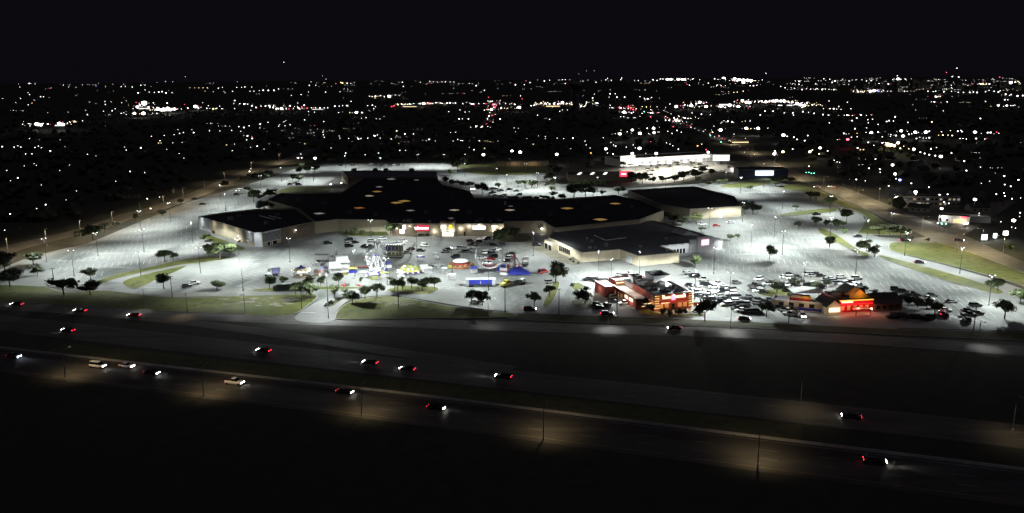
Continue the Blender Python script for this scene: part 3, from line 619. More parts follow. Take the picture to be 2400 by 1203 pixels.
for i in range(3):
    a, b = Vector(pf[i]), Vector(pf[i+1]); d = b-a
    MB().box(((a.x+b.x)/2,(a.y+b.y)/2,.6), (d.length,.25,1.1), rz=math.atan2(d.y,d.x)).build('patio_wall', M['brick'], bk)
    MB().box(((a.x+b.x)/2,(a.y+b.y)/2,1.2), (d.length+.2,.4,.1), rz=math.atan2(d.y,d.x)).build('patio_coping', M['pinkroof'], bk)
for p in ((16.8,-2.2,1.5),(18.8,-2.5,1.5)): MB().lathe([(.05,0),(.2,.15),(.2,.3),(.05,.45)], 10, p).build('globe_lamp', M['e_bulb'], bk)
point(bk, (18,-1,2.4), 60, (1,.7,.4))

# ------------------------------------------------------------------ red and yellow restaurant
tp = at(1975, 737); tc = empty('painted_restaurant', (tp.x, tp.y, .07), math.radians(8)); tag(tc, 'brightly painted restaurant with glowing red wall and amber stepped gables', 'restaurant')
def gable(root, name, x0, x1, y0, y1, z0, ze, zr, wm, rm, axis='y', ov=.3):
    """gabled block: walls and, separately, its roof"""
    if axis == 'y':
        c = (x0+x1)/2
        MB().add([(x0,y0,z0),(x1,y0,z0),(x1,y1,z0),(x0,y1,z0),(x0,y0,ze),(x1,y0,ze),(x1,y1,ze),(x0,y1,ze),(c,y0,zr),(c,y1,zr)], [(0,1,5,8,4),(2,3,7,9,6),(1,2,6,5),(3,0,4,7)]).build(name+'_wall', wm, root)
        MB().add([(x0-ov,y0-ov,ze-.15),(c,y0-ov,zr+.15),(c,y1+ov,zr+.15),(x0-ov,y1+ov,ze-.15),(x1+ov,y0-ov,ze-.15),(x1+ov,y1+ov,ze-.15)], [(0,1,2,3),(4,5,2,1)]).build(name+'_roof', rm, root)
    else:
        c = (y0+y1)/2
        MB().add([(x0,y0,z0),(x1,y0,z0),(x1,y1,z0),(x0,y1,z0),(x0,y0,ze),(x1,y0,ze),(x1,y1,ze),(x0,y1,ze),(x0,c,zr),(x1,c,zr)], [(0,1,5,4),(2,3,7,6),(1,2,6,9,5),(3,0,4,8,7)]).build(name+'_wall', wm, root)
        MB().add([(x0-ov,y0-ov,ze-.15),(x1+ov,y0-ov,ze-.15),(x1+ov,c,zr+.15),(x0-ov,c,zr+.15),(x0-ov,y1+ov,ze-.15),(x1+ov,y1+ov,ze-.15)], [(0,1,2,3),(3,2,5,4)]).build(name+'_roof', rm, root)
block(tc, rect(-.5,2,13,15), 4.6, M['redwall'], M['roof'], .5, 'red_hall_wall')
gable(tc, 'porch', -6.5, -.6, 0, 9, 0, 3.0, 5.4, M['cream'], M['roof'])
gable(tc, 'parapet_gable', 5.5, 11.5, 4.0, 5.6, 4.5, 5.6, 8.0, M['ochre'], M['ochre'])
gable(tc, 'dining', 13.1, 24, 1.0, 10, 0, 3.0, 5.8, M['brown'], M['roof'], 'x')
gable(tc, 'back_gable', 6.0, 13, 9, 15.5, 4.5, 5.2, 7.4, M['ochre'], M['roof'], 'y')
block(tc, [Vector((-22,12)), Vector((-6.6,3.0)), Vector((-6.6,12)), Vector((-18,18))], 3.4, M['cream'], M['roof_grey'], .4, 'west_wing_wall')
a, b = Vector((-22,12,0)), Vector((-6.6,3.0,0)); on(a, b, 0, 1, .3, 1.2, .02, .14, 'blue_band', M['bluep'], tc)
on(a, b, .0, .95, 3.3, 3.7, .02, .3, 'white_cornice', M['white'], tc)
for t in (.15,.35,.55,.75): on(a, b, t, t+.1, 1.4, 2.8, .02, .12, 'window', M['dark'], tc)
block(tc, [Vector((-16,9.8)), Vector((-9.5,6.0)), Vector((-8,8.5)), Vector((-14.5,12.5))], 5.2, M['redwall'], M['roof_grey'], .4, 'facade_tower_wall', 3.1)
a, b = Vector((-16,9.8,0)), Vector((-9.5,6.0,0)); on(a, b, .0, .5, 4.6, 5.5, .02, .25, 'cream_cornice', M['cream'], tc); on(a, b, .5, 1, 4.4, 5.4, .02, .25, 'ochre_cornice', M['ochre'], tc)
M['e_amb'] = em('amber_neon_cornice', (1.0,.50,.08), 1.5); M['e_rneon'] = em('red_neon_line', (1.0,.03,.05), 1.6)
bx(tc, 'neon_cornice', -.3, 5.4, 1.72, 1.96, 4.3, 4.62, M['e_amb']); bx(tc, 'neon_cornice', 5.4, 12.9, 1.72, 1.96, 4.35, 4.62, M['e_amb']); bx(tc, 'lit_sign', .2, 4.6, 1.5, 1.7, 3.7, 4.25, M['e_cream'])
bx(tc, 'red_neon', -.3, 12.8, 1.78, 1.94, 3.0, 3.12, M['e_rneon'])
bx(tc, 'porch_sign', -5.6, -1.4, -.3, -.05, 1.0, 2.6, M['e_cream'])
for x in (1,3.4,5.8,8.2,10.6): bx(tc, 'window', x-.6, x+.6, 1.86, 1.98, .8, 2.5, M['e_wdim'])
for x in (14.5,17,19.5,22): bx(tc, 'window', x-.7, x+.7, .86, .98, .9, 2.3, M['dark'])
bx(tc, 'patio_lamp', 9.0, 9.5, -3.2, -2.8, 2.2, 2.7, M['e_bulb']); bx(tc, 'patio_awning', 3.0, 9.0, -3.4, -.6, 2.3, 2.5, M['cream'])
for x in (3.2, 8.8): bx(tc, 'awning_post', x-.08, x+.08, -3.3, -3.14, 0, 2.3, M['darksteel'])
for (x, y, w, d, h) in ((2,9,3,2,1.2),(4.5,12,3.6,2.2,1.4),(9,7.4,2.2,1.6,1),(1.5,13,2.2,2,1)):
    MB().box((x,y,4.1+h/2), (w,d,h)).build('rooftop_unit', M['ac'], tc)
MB().box((14.2,13,5.2), (3.0,3.0,2.2), top=.8).build('rooftop_stack', M['darkmetal'], tc)
MB().add([(-9,20,3.0),(3,17,3.0),(4,24,3.0),(-8,27,3.0),(-3,23.5,4.6),(1.5,20.5,4.6)], [(0,1,5,4),(1,2,5),(2,3,4,5),(3,0,4)]).build('rear_canopy', M['paleroof'], tc)
for p in ((-8.6,20.4),(2.6,17.4),(3.6,23.6),(-7.6,26.6)): MB().tube((p[0],p[1],0), (p[0],p[1],3.0), .12, .12, 6).build('canopy_post', M['darksteel'], tc)
for p, w, c in (((1.2,-1.4,2.6),520,(1,.10,.08)),((5,-1.6,2.6),560,(1,.10,.08)),((9.5,-1.4,2.6),460,(1,.12,.08)),((3.5,5,7.2),160,(1,.2,.1)),((8.5,1.6,6.2),210,(1,.55,.15)),((3,.6,5.2),110,(1,.62,.2)),((-3.5,-2.2,2.2),150,(1,.82,.5)),((-12,2.6,3.6),150,(1,.80,.58)),((-18,6.6,3.2),110,(1,.86,.7)),((-12.5,5.0,5.6),120,(1,.62,.3)),((9,8,7.6),60,(1,.6,.25)),((9.3,-3,3.4),70,(1,.8,.6))): point(tc, p, w, c)

# ------------------------------------------------------------------ the travelling fair
def ride(name, px, py, label, cat, rz=0.0, z=.09):
    p = at(px, py, z); o = empty(name, p, rz); tag(o, label, cat); return o
def ring(mb, R, r, c, plane='xz', n=40, k=6, mi=0):
    pts = []
    for i in range(n):
        t = 2*math.pi*i/n; a, b = R*math.cos(t), R*math.sin(t)
        pts.append(Vector((c[0]+a, c[1], c[2]+b)) if plane == 'xz' else Vector((c[0]+a, c[1]+b, c[2])))
    for i in range(n): mb.tube(pts[i], pts[(i+1)%n], r, r, k, mi, False)
    return mb
# Ferris wheel seen obliquely
fw = ride('ferris_wheel', 884, 640, 'white Ferris wheel with small tubs, standing among the fair rides', 'ferris wheel', math.radians(64))
RW, CZ = 6.4, 8.1
for y in (-.9, .9):
    ring(MB(), RW, .11, (0,y,CZ)).build('rim', M['whitep'], fw); ring(MB(), RW*.62, .07, (0,y,CZ), n=28).build('inner_rim', M['whitep'], fw)
    for i in range(12):
        t = 2*math.pi*i/12; MB().tube((0,y,CZ), (RW*math.cos(t),y,CZ+RW*math.sin(t)), .07, .07, 5).build('spoke', M['whitep'], fw)
MB().tube((0,-1.5,CZ), (0,1.5,CZ), .35, .35, 10).build('hub', M['bluep'], fw)
tub = MB().lathe([(.35,-.5),(.75,-.3),(.8,.15),(.7,.2)], 10).mesh('tub', M['whitep']); can = MB().lathe([(.9,0),(.5,.3),(.05,.5)], 10).mesh('tub_canopy', M['whitep'])
for i in range(12):
    t = 2*math.pi*(i+.5)/12; g = mobj('tub', tub, fw, (RW*math.cos(t), 0, CZ+RW*math.sin(t)-.9)); mobj('tub_canopy', can, g, (0,0,.95))
    MB().tube((0,0,.1), (0,0,1.1), .05, .05, 4).build('hanger', M['steel'], g)
for y in (-1.9, 1.9):
    for x in (-3.4, 3.4): MB().tube((x,y*1.25,0), (0,y*.75,CZ), .17, .12, 6).build('support_leg', M['whitep'], fw)
MB().box((0,0,.45), (9.5,4.8,.5)).build('platform', M['lav'], fw)
for x in (-3,0,3): MB().box((x,-2.9,.9), (2.2,.12,1.2)).build('fence_panel', M['yellow'] if x == 0 else M['bluep'], fw)
# two-storey fun house on a trailer
fh = ride('fun_house', 921, 606, 'dark two-storey olive fun house with open balconies beside the Ferris wheel', 'fun house', math.radians(-6))
MB().box((0,1.4,.55), (9.4,2.8,.7)).build('trailer_bed', M['darksteel'], fh); MB().box((0,2.4,3.4), (9.2,.3,5.0)).build('back_panel', M['olive'], fh)
for z in (.9,3.2,5.9): MB().box((0,1.3,z), (9.2,2.6,.16)).build('deck', M['greyw'] if z < 5 else M['olive'], fh)
for x in (-4.5,-2.6,-.7,1.2,3.0,4.5): MB().box((x,.15,3.4), (.2,.2,5.0)).build('column', M['cream'], fh)
for x in (-3.5,-1.6,.3): MB().box((x,2.15,4.5), (1.4,.12,1.6)).build('mirror_panel', M['bluep'], fh)
for z in (1.5,3.9): MB().box((0,.08,z), (9.0,.08,.7)).build('balustrade', M['olive'], fh)
MB().box((3.6,1.2,2.2), (2.0,2.0,2.4)).build('stair_tower', M['olive'], fh); MB().box((0,-.1,6.3), (9.4,.16,.8)).build('sign_board', M['olive'], fh)
# low brown curved track through the fair
tk = ride('curved_track', 950, 616, 'low brown curved track beside the fun house', 'roller coaster')
ln = spl([at(x, y) for x, y in [(905,646),(925,637),(945,625),(958,610),(964,596),(968,582),(972,572)]], 5, False); ln = [Vector((p.x-tk.location.x, p.y-tk.location.y)) for p in ln]
for o_ in (-.5, .5):
    w = offs(ln, o_); mb = MB()
    for i in range(len(w)-1): mb.tube((w[i].x,w[i].y,.5+1.1*math.sin(i*.22)**2), (w[i+1].x,w[i+1].y,.5+1.1*math.sin((i+1)*.22)**2), .12, .12, 5)
    mb.build('rail', M['brown'], tk)
for i in range(0, len(ln), 2):
    z = .5+1.1*math.sin(i*.22)**2; d = (ln[min(i+1, len(ln)-1)]-ln[max(i-1, 0)]); a = math.atan2(d.y, d.x)
    MB().box((ln[i].x,ln[i].y,z-.1), (.25,1.3,.1), rz=a).build('sleeper', M['wood'], tk); MB().tube((ln[i].x,ln[i].y,0), (ln[i].x,ln[i].y,z-.1), .08, .08, 5).build('support_post', M['wood'], tk)
# tilted yellow-green disc ride
dr = ride('disc_ride', 962, 640, 'yellow-green tilted round disc ride with white booth', 'fair ride', .15)
def tilt(o, ang):
    o.rotation_euler = (ang, 0, 0); return o
d_ = MB().lathe([(4.6,0),(4.7,.25),(4.2,.4),(.6,.9),(.3,1.2)], 28).build('disc', M['lime'], dr, loc=(0,1.2,1.5)); tilt(d_, .10)
ring(MB(), 4.7, .14, (0,0,.2), 'xy', 32).build('rim', M['yellow'], d_)
for i in range(10):
    t = 2*math.pi*i/10; MB().box((3.2*math.cos(t),3.2*math.sin(t),.9), (1.1,.8,.7), rz=t).build('car', (M['lime'], M['whitep'], M['greyw'])[i % 3], d_)
MB().box((.5,-1.8,.6), (7.0,1.6,.9)).build('base_panel', M['purple'], dr)
for i in range(6): MB().box((-2.5+i*1.2,-2.7,.75), (.9,.1,.8)).build('fence_panel', M['whitep'] if i % 2 else M['purple'], dr)
MB().box((6.2,1.4,1.5), (3.2,2.4,2.6)).build('booth', M['whitep'], dr); MB().box((6.2,1.3,2.95), (3.6,2.9,.25), top=.9).build('booth_roof', M['whitep'], dr)
# domed ride: rust ring with white lens shaped canopy
dm = ride('dome_ride', 1080, 625, 'round rust-coloured ride with a large white oval canopy', 'fair ride')
MB().lathe([(6.0,0),(5.9,.7),(4.4,1.5),(4.0,1.5)], 32, sy=.9).build('ring_deck', M['orange'], dm)
MB().lathe([(3.6,1.3),(3.7,2.0),(3.5,2.2)], 28, sy=.8).build('drum', M['redwall'], dm); MB().lathe([(3.72,2.0),(3.78,2.25),(3.7,2.4)], 28, sy=.8).build('dark_band', M['darkmetal'], dm)
MB().lathe([(3.7,2.4),(3.75,2.8),(2.6,3.3),(.2,3.5)], 28, sy=.8).build('canopy', M['whitep'], dm, True)
for i in range(14):
    t = 2*math.pi*i/14; MB().box((5.1*math.cos(t),4.6*math.sin(t),1.35), (.8,1.2,.6), rz=t).build('seat', M['orange'] if i < 9 else M['brown'], dm)
MB().box((-4.6,-4.0,.9), (2.2,.2,1.5), rz=-.4).build('sign_panel', M['yellow'], dm)
# loop ride
lr = ride('loop_ride', 1148, 635, 'tall steel vertical loop ride with double track above a blue deck', 'fair ride', math.radians(4))
LR, LZ = 6.3, 7.6
for y in (-1.0, 1.0): ring(MB(), LR, .17, (0,y,LZ), n=48).build('track', M['whitep'], lr); ring(MB(), LR-.4, .09, (0,y,LZ), n=48).build('rail', M['whitep'], lr)
for i in range(16):
    t = 2*math.pi*i/16; MB().tube((LR*math.cos(t),-1.0,LZ+LR*math.sin(t)), (LR*math.cos(t),1.0,LZ+LR*math.sin(t)), .04, .04, 4).build('tie', M['steel'], lr)
for i in range(7):
    t = -math.pi/2+(i-3)*.17; c = MB().box((0,0,0), (.9,1.3,.8)).build('car', (M['redp'], M['darkmetal'])[i % 2], lr, loc=((LR-.8)*math.cos(t),0,LZ+(LR-.8)*math.sin(t)))
for x in (-3.6, 3.6):
    for y in (-2.2, 2.2): MB().tube((x*1.35,y,0), (x,y*.4,LZ-4.6), .16, .12, 6).build('support_leg', M['steel'], lr)
MB().box((0,0,.45), (10.5,3.4,.7)).build('deck', M['darksteel'], lr); MB().box((4.4,-1.9,1.1), (2.6,.2,1.8)).build('panel', M['bluep'], lr); MB().box((-4.6,-1.9,.9), (2.0,.2,1.2)).build('panel', M['darksteel'], lr)
MB().box((6.2,0.6,1.3), (2.2,2.2,2.4)).build('ticket_booth', M['bluep'], lr)
# splayed red and white arms ride
sp = ride('swing_ride', 1206, 628, 'red and white ride with splayed steel arms right of the loop', 'fair ride')
for i in range(9):
    t = 2*math.pi*i/9; MB().tube((.5*math.cos(t),.5*math.sin(t),5.6), (3.1*math.cos(t),3.1*math.sin(t),1.2), .13, .09, 5).build('arm', M['redp'] if i % 2 else M['whitep'], sp)
    MB().box((3.1*math.cos(t),3.1*math.sin(t),.95), (1.0,.8,.7), rz=t).build('seat', M['redp'] if i % 3 else M['whitep'], sp)
MB().tube((0,0,0), (0,0,6.0), .4, .25, 10).build('mast', M['steel'], sp); MB().lathe([(.9,5.4),(.7,6.0),(.1,6.4)], 12).build('crown_cap', M['redp'], sp); MB().box((0,0,.25), (5.4,5.4,.4)).build('platform', M['steel'], sp)
# blue ridge tent
bt = ride('tent', 1216, 643, 'low blue ridge tent beside the red and white ride', 'tent', .12)
MB().add([(-4.6,-2,.9),(4.8,-2,.9),(4.8,2.4,.9),(-4.6,2.4,.9),(-1.2,.2,3.4),(1.0,.2,3.3),(-5.2,-2.3,.4),(5.6,-2.3,.3)], [(0,1,5,4),(1,2,5),(2,3,4,5),(3,0,4),(6,7,1,0)]).build('canopy', M['bluep'], bt)
for x, y in ((-4.4,-1.8),(4.6,-1.8),(4.6,2.2),(-4.4,2.2),(0,-1.8)): MB().tube((x,y,0), (x,y,1.0), .07, .07, 5).build('pole', M['steel'], bt)
MB().box((0,-1.4,.5), (7,.5,.8)).build('counter', M['whitep'], bt)
# blue game trailer
gt = ride('game_trailer', 1127, 673, 'long blue and grey game trailer parked alone below the loop ride', 'trailer', .02)
MB().box((0,1.3,1.9), (12.2,2.5,2.6)).build('body', M['greyw'], gt); MB().box((0,1.3,3.26), (12.4,2.7,.14)).build('roof', M['white'], gt)
for x, w in ((-2.6,4.6),(2.4,4.6)): MB().box((x,.0,1.9), (w,.1,2.0)).build('picture_panel', M['bluep'], gt)
MB().box((0,-.1,2.95), (9.6,.12,.5)).build('header_panel', M['bluep'], gt); MB().box((0,-.12,1.0), (9.6,.12,.5)).build('counter', M['darkmetal'], gt)
for x in (-4.6,-3.7,4.0,4.9): MB().tube((x,.1,.45), (x,.5,.45), .45, .45, 12).build('wheel', M['tyre'], gt)
MB().box((6.8,1.3,.7), (1.6,.2,.2)).build('tow_bar', M['darksteel'], gt)
# trucks
def truck(name, px, py, rz, label, cabm, boxm, boxlen, boxh, bed=False):
    t = ride(name, px, py, label, 'truck', rz)
    MB().loft([[(x,-y,z0),(x,y,z0),(x,y*.96,z1),(x,-y*.96,z1)] for x, y, z0, z1 in ((-.1,1.2,.8,3.0),(1.5,1.2,.8,3.1),(2.0,1.2,.8,2.0),(3.4,1.1,.8,1.8),(3.5,1.05,.9,1.6))]).build('cab', cabm, t)
    MB().box((1.72,0,2.5), (.3,2.1,.7)).build('windscreen', M['glass'], t)
    for s in (-1, 1): MB().box((.9,s*1.22,2.45), (1.0,.06,.6)).build('side_window', M['glass'], t); MB().box((3.5,s*.8,1.2), (.1,.35,.25)).build('headlight', M['lens_off'], t)
    if bed:
        MB().box((-boxlen/2-.4,0,1.1), (boxlen,2.4,.25)).build('flat_bed', boxm, t)
        for i in range(4): MB().box((-1.5-i*1.9,0,1.8), (1.4,1.8,1.1+.3*(i % 2))).build('cargo', (M['steel'], M['olive'], M['ac'], M['whitep'])[i], t)
    else: MB().box((-boxlen/2-.6,0,1.2+boxh/2), (boxlen,2.45,boxh)).build('box', boxm, t)
    MB().box((-boxlen/2+.6,0,.75), (boxlen+4,1.0,.3)).build('chassis', M['darksteel'], t)
    for x in (2.6,-boxlen+.6,-boxlen+1.7):
        for s in (-1, 1): MB().tube((x,s*.85,.5), (x,s*1.2,.5), .5, .5, 12).build('wheel', M['tyre'], t)
truck('semi_truck', 638, 646, math.pi+.1, 'white tractor truck with short lavender box left of the carousel', M['whitep'], M['lav'], 2.6, 2.2)
truck('flatbed_truck', 1192, 672, math.pi+.55, 'yellow-fronted flatbed truck loaded with gear right of the blue trailer', M['yellow'], M['darksteel'], 7.5, 1, True)
# carousel
cr = ride('carousel', 707, 648, 'carousel with purple and yellow zigzag canopy left of the fair', 'carousel', .2)
n = 24; mb = MB()
vs = [(0,0,4.6)]+[(2.2*math.cos(2*math.pi*i/n),2.2*math.sin(2*math.pi*i/n),3.9) for i in range(n)]+[(4.0*math.cos(2*math.pi*i/n),4.0*math.sin(2*math.pi*i/n),2.9) for i in range(n)]
mb.add(vs, [(0,1+i,1+(i+1)%n) for i in range(n)], 0)
for i in range(n):
    a, b, c, d = 1+i, 1+(i+1)%n, 1+n+i, 1+n+(i+1)%n
    mb.add([vs[a], vs[c], vs[d]], [(0,1,2)], 1+(i % 2)); mb.add([vs[a], vs[d], vs[b]], [(0,1,2)], 2-(i % 2))
mb.build('canopy', [M['purple'], M['yellow'], M['whitep']], cr); MB().lathe([(4.05,2.35),(4.05,2.9),(3.95,2.9)], 24).build('valance', M['whitep'], cr)
MB().lathe([(3.9,0),(3.9,.4),(3.7,.42)], 24).build('platform', M['brown'], cr); MB().tube((0,0,.4), (0,0,4.4), .6, .5, 12).build('centre_drum', M['cream'], cr); MB().lathe([(.5,4.4),(.6,4.8),(.05,5.3)], 10).build('finial', M['bluep'], cr)
for i in range(12):
    t = 2*math.pi*i/12; MB().tube((3.2*math.cos(t),3.2*math.sin(t),.4), (3.2*math.cos(t),3.2*math.sin(t),3.1), .05, .05, 5).build('pole', M['yellow'], cr)
    MB().box((3.2*math.cos(t),3.2*math.sin(t),1.4), (1.1,.4,.6), rz=t+1.57).build('horse', M['whitep'] if i % 2 else M['brown'], cr)
# stands
def stand(px, py, label, w, d, h, wm, rm, rz=0.0, board=None):
    s = ride('fair_stand', px, py, label, 'stand', rz)
    MB().box((0,d/2,h*.25), (w,d,h*.5)).build('counter', wm, s)
    for x in (-w/2+.1, w/2-.1):
        for y in (.1, d-.1): MB().box((x,y,h/2), (.14,.14,h)).build('post', M['steel'], s)
    MB().box((0,d/2,h+.2), (w+.6,d+.8,.4), top=.75).build('roof', rm, s)
    if board: MB().box((0,-.2,h+.2+board/2), (w*.95,.18,board)).build('sign_board', wm, s); [MB().box((-w*.45+i*w*.1,-.2,h+.45+board), (.25,.2,.5)).build('finial', M['whitep'], s) for i in range(10)]
    return s
stand(786, 641, 'white food stand with a broad blank white board, nearest of the white stands', 5.2, 2.2, 2.4, M['whitep'], M['whitep'], .05, 2.4)
stand(803, 628, 'white food stand with finials along its board, behind the nearest one', 6.0, 2.2, 2.6, M['whitep'], M['whitep'], 0, 2.6)
stand(827, 640, 'small blue and yellow ticket stand right of the white stands', 3.4, 2.0, 2.0, M['bluep'], M['yellow'], .1)
stand(806, 645, 'low grey counter with yellow front before the white stands', 3.4, 1.4, 1.4, M['yellow'], M['greyw'], .1)
rb = ride('red_ramp', 847, 629, 'long flat red ramp behind the blue and yellow stand', 'ramp', -.02); MB().box((0,0,.5), (9.5,1.0,.5)).build('deck', M['redp'], rb); MB().box((0,-.6,.35), (9.5,.1,.7)).build('skirt', M['darkmetal'], rb)
bxt = ride('box_trailer', 755, 613, 'white box trailer with darker frame left of the fun house', 'trailer', -.08)
MB().box((0,0,2.2), (6.4,2.4,2.4)).build('body', M['whitep'], bxt); MB().box((0,0,3.45), (6.5,2.5,.12)).build('roof', M['darkmetal'], bxt); MB().box((0,0,.85), (6.6,1.6,.25)).build('chassis', M['darksteel'], bxt)
for x in (-1.9,-.9): MB().tube((x,-1.2,.5), (x,-.8,.5), .5, .5, 12).build('wheel', M['tyre'], bxt)
lt = ride('long_trailer', 680, 681, 'long black trailer with pale roof behind the entrance trees', 'trailer', .06)
MB().box((0,0,1.8), (10.2,2.5,2.3)).build('body', M['darkmetal'], lt); MB().box((0,0,3.0), (10.4,2.6,.12)).build('roof', M['paleroof'], lt); MB().box((-6.0,0,1.3), (1.4,2.2,1.6)).build('gooseneck', M['darkmetal'], lt)
for x in (3.0,4.1): MB().tube((x,-1.25,.5), (x,-.9,.5), .5, .5, 12).build('wheel', M['tyre'], lt)
# folded ride gear
def heap(px, py, label, n, sx, sz, seed, mats):
    r = random.Random(seed); h = ride('folded_ride_gear', px, py, label, 'ride gear')
    for i in range(n):
        x, y = r.uniform(-sx, sx), r.uniform(-1.4, 1.4); z = r.uniform(.3, .6)
        if i % 2: MB().tube((x,y,.1), (x+r.uniform(-2,2),y+r.uniform(-1,1),r.uniform(.8,sz)), .12, .09, 5).build('strut', M[r.choice(mats)], h)
        else: MB().box((x,y,z), (r.uniform(.6,1.8),r.uniform(.6,1.2),2*z), rz=r.uniform(0,3)).build('crate', M[r.choice(mats)], h)
heap(787, 604, 'dark heap of folded ride arms behind the white box trailer', 16, 2.6, 3.6, 1, ['darksteel','steel','olive'])
heap(746, 622, 'low heap of gear with pale crates below the white box trailer', 14, 3.0, 1.5, 2, ['olive','whitep','darksteel'])
heap(1022, 626, 'dark folded ride arms between the disc ride and the dome ride', 16, 3.4, 2.8, 3, ['darksteel','steel','greyw'])
heap(820, 670, 'low dark and red gear under the fairground edge trees', 12, 4.0, 1.2, 4, ['darksteel','redp','olive'])
heap(935, 603, 'olive gear beside the fun house stairs', 12, 2.4, 2.6, 5, ['olive','brown','darksteel'])
# small booths, tents and game stalls between the rides
BO = [(858,612,'whitep','redp','white booth with red roof left of the Ferris wheel'),(850,650,'whitep','greyw','white booth with grey roof below the Ferris wheel'),(902,650,'greyw','lime','lime-roofed grey booth right of the Ferris wheel foot'),(912,628,'whitep','bluep','white booth with blue roof below the fun house'),(938,650,'whitep','whitep','plain white booth left of the disc ride'),(1003,640,'greyw','whitep','grey booth with white roof right of the disc ride'),(1040,640,'whitep','greyw','white booth with grey roof left of the dome ride'),(1112,640,'whitep','bluep','white booth with blue roof between dome and loop rides'),(1180,645,'whitep','redp','white booth with red roof left of the blue tent'),(1176,622,'greyw','whitep','pale grey booth behind the loop ride deck'),(1058,655,'greyw','whitep','grey booth below the dome ride'),(760,640,'whitep','lav','white booth with lavender roof right of the carousel'),(742,648,'cream','redp','cream booth with red roof beside the carousel'),(878,655,'lime','whitep','lime booth with white roof at the fairground edge'),(985,612,'greyw','bluep','grey booth with blue roof behind the curved track'),(1020,606,'whitep','whitep','plain white booth behind the folded ride arms'),(1232,618,'whitep','redp','white booth with red roof right of the splayed arms')]
for i, (px, py, wm, rm, lb) in enumerate(BO):
    stand(px, py, lb, 2.4+.5*(i % 3), 1.8, 1.9+.25*(i % 2), M[wm], M[rm], RND.uniform(-.5, .5), .8 if i % 4 == 0 else None)
# bulbs along the rides
M['e_fair'] = em('fairground_bulb', (.95,.97,1.0), 5.0)
BULB = MB().lathe([(.05,0),(.16,.12),(.05,.26)], 6).mesh('bulb', M['e_fair'])
for i in range(12):
    t = 2*math.pi*i/12; mobj('bulb', BULB, fw, (RW*math.cos(t), -1.05, CZ+RW*math.sin(t)))
for i in range(8): mobj('bulb', BULB, fh, (-4.2+i*1.2, -.3, 6.75))
for i in range(10):
    t = 2*math.pi*i/10; mobj('bulb', BULB, cr, (4.1*math.cos(t), 4.1*math.sin(t), 2.95))
point(fw, (0,-4,4), 500, (.9,.95,1)); point(fh, (0,-2,2.6), 120, (1,.95,.8)); point(cr, (0,-5,3.2), 200, (1,.9,.75)); point(dr, (0,-4,3.5), 200, (1,1,.9)); point(lr, (0,-3.5,3), 240, (.85,.9,1))

# ------------------------------------------------------------------ trees
def crown_mesh(name, seed, m, n=1100, lobes=11, flat=.34, zc=.66, low=False):
    r = np.random.RandomState(seed); C = []
    for i in range(lobes):
        a = r.uniform(0, 2*math.pi); q = r.uniform(.05, .34); C.append((q*math.cos(a), q*math.sin(a), zc+r.uniform(-.75,.75)*flat*.85*(1-q*.8), r.uniform(.12,.20)))
    V, F = [], []
    for k in range(n):
        c = C[r.randint(lobes)]; d = r.normal(size=3); d /= np.linalg.norm(d); rad = c[3]*r.uniform(.55, 1.08)
        p = np.array([c[0]+d[0]*rad*1.1, c[1]+d[1]*rad*1.1, c[2]+d[2]*rad*flat/.34*1.05])
        nn = d*.7+r.normal(size=3)*.55; nn /= np.linalg.norm(nn); u = np.cross(nn, r.normal(size=3)); u /= np.linalg.norm(u); w = np.cross(nn, u); s = r.uniform(.018, .040)
        b = len(V); V += [tuple(p-u*s-w*s*.6), tuple(p+u*s-w*s*.5), tuple(p+u*s*.7+w*s*.7), tuple(p-u*s*.7+w*s*.7)]; F.append((b, b+1, b+2, b+3))
    # irregular inner mass so that the crown is opaque towards its middle, gaps stay between lobes
    for c in C:
        b = len(V); ph = (1+5**.5)/2
        ico = np.array([(-1,ph,0),(1,ph,0),(-1,-ph,0),(1,-ph,0),(0,-1,ph),(0,1,ph),(0,-1,-ph),(0,1,-ph),(ph,0,-1),(ph,0,1),(-ph,0,-1),(-ph,0,1)])/math.sqrt(1+ph*ph)
        ico = ico*(c[3]*r.uniform(.5,.85,size=(12,1)))*np.array([1.0,1.0,.95])+np.array(c[:3]); V += [tuple(x) for x in ico]
        F += [tuple(b+i for i in f) for f in [(0,11,5),(0,5,1),(0,1,7),(0,7,10),(0,10,11),(1,5,9),(5,11,4),(11,10,2),(10,7,6),(7,1,8),(3,9,4),(3,4,2),(3,2,6),(3,6,8),(3,8,9),(4,9,5),(2,4,11),(6,2,10),(8,6,7),(9,8,1)]]
    me = bpy.data.meshes.new(name); me.from_pydata(V, [], F); me.materials.append(m); me.update(); return me, C
def trunk_mesh(name, C, seed):
    r = random.Random(seed); mb = MB(); top = (r.uniform(-.02,.02), r.uniform(-.02,.02), .40)
    mb.tube((0,0,-.02), top, .035, .024, 7)
    for c in C[:6]: mb.tube(top, (c[0]*.9, c[1]*.9, c[2]), .018, .006, 5)
    return mb.mesh(name, M['bark'])
TV = {}
for kind, m in (('oak','leaf'),('light','leaf2'),('dark','leaf3')):
    TV[kind] = []
    for s in range(5):
        cm, C = crown_mesh('crown', 11+s*7+len(kind), M[m], 1150); TV[kind].append((cm, trunk_mesh('trunk', C, s)))
BV = {}
for kind, m in (('oak','leaf'),('light','leaf2'),('dark','leaf3')):
    BV[kind] = [crown_mesh('foliage', 91+s*5+len(kind), M[m], 700, 9, .40, .42)[0] for s in range(3)]
SH = {'oak': 'leafy green', 'light': 'pale green', 'dark': 'dark green'}
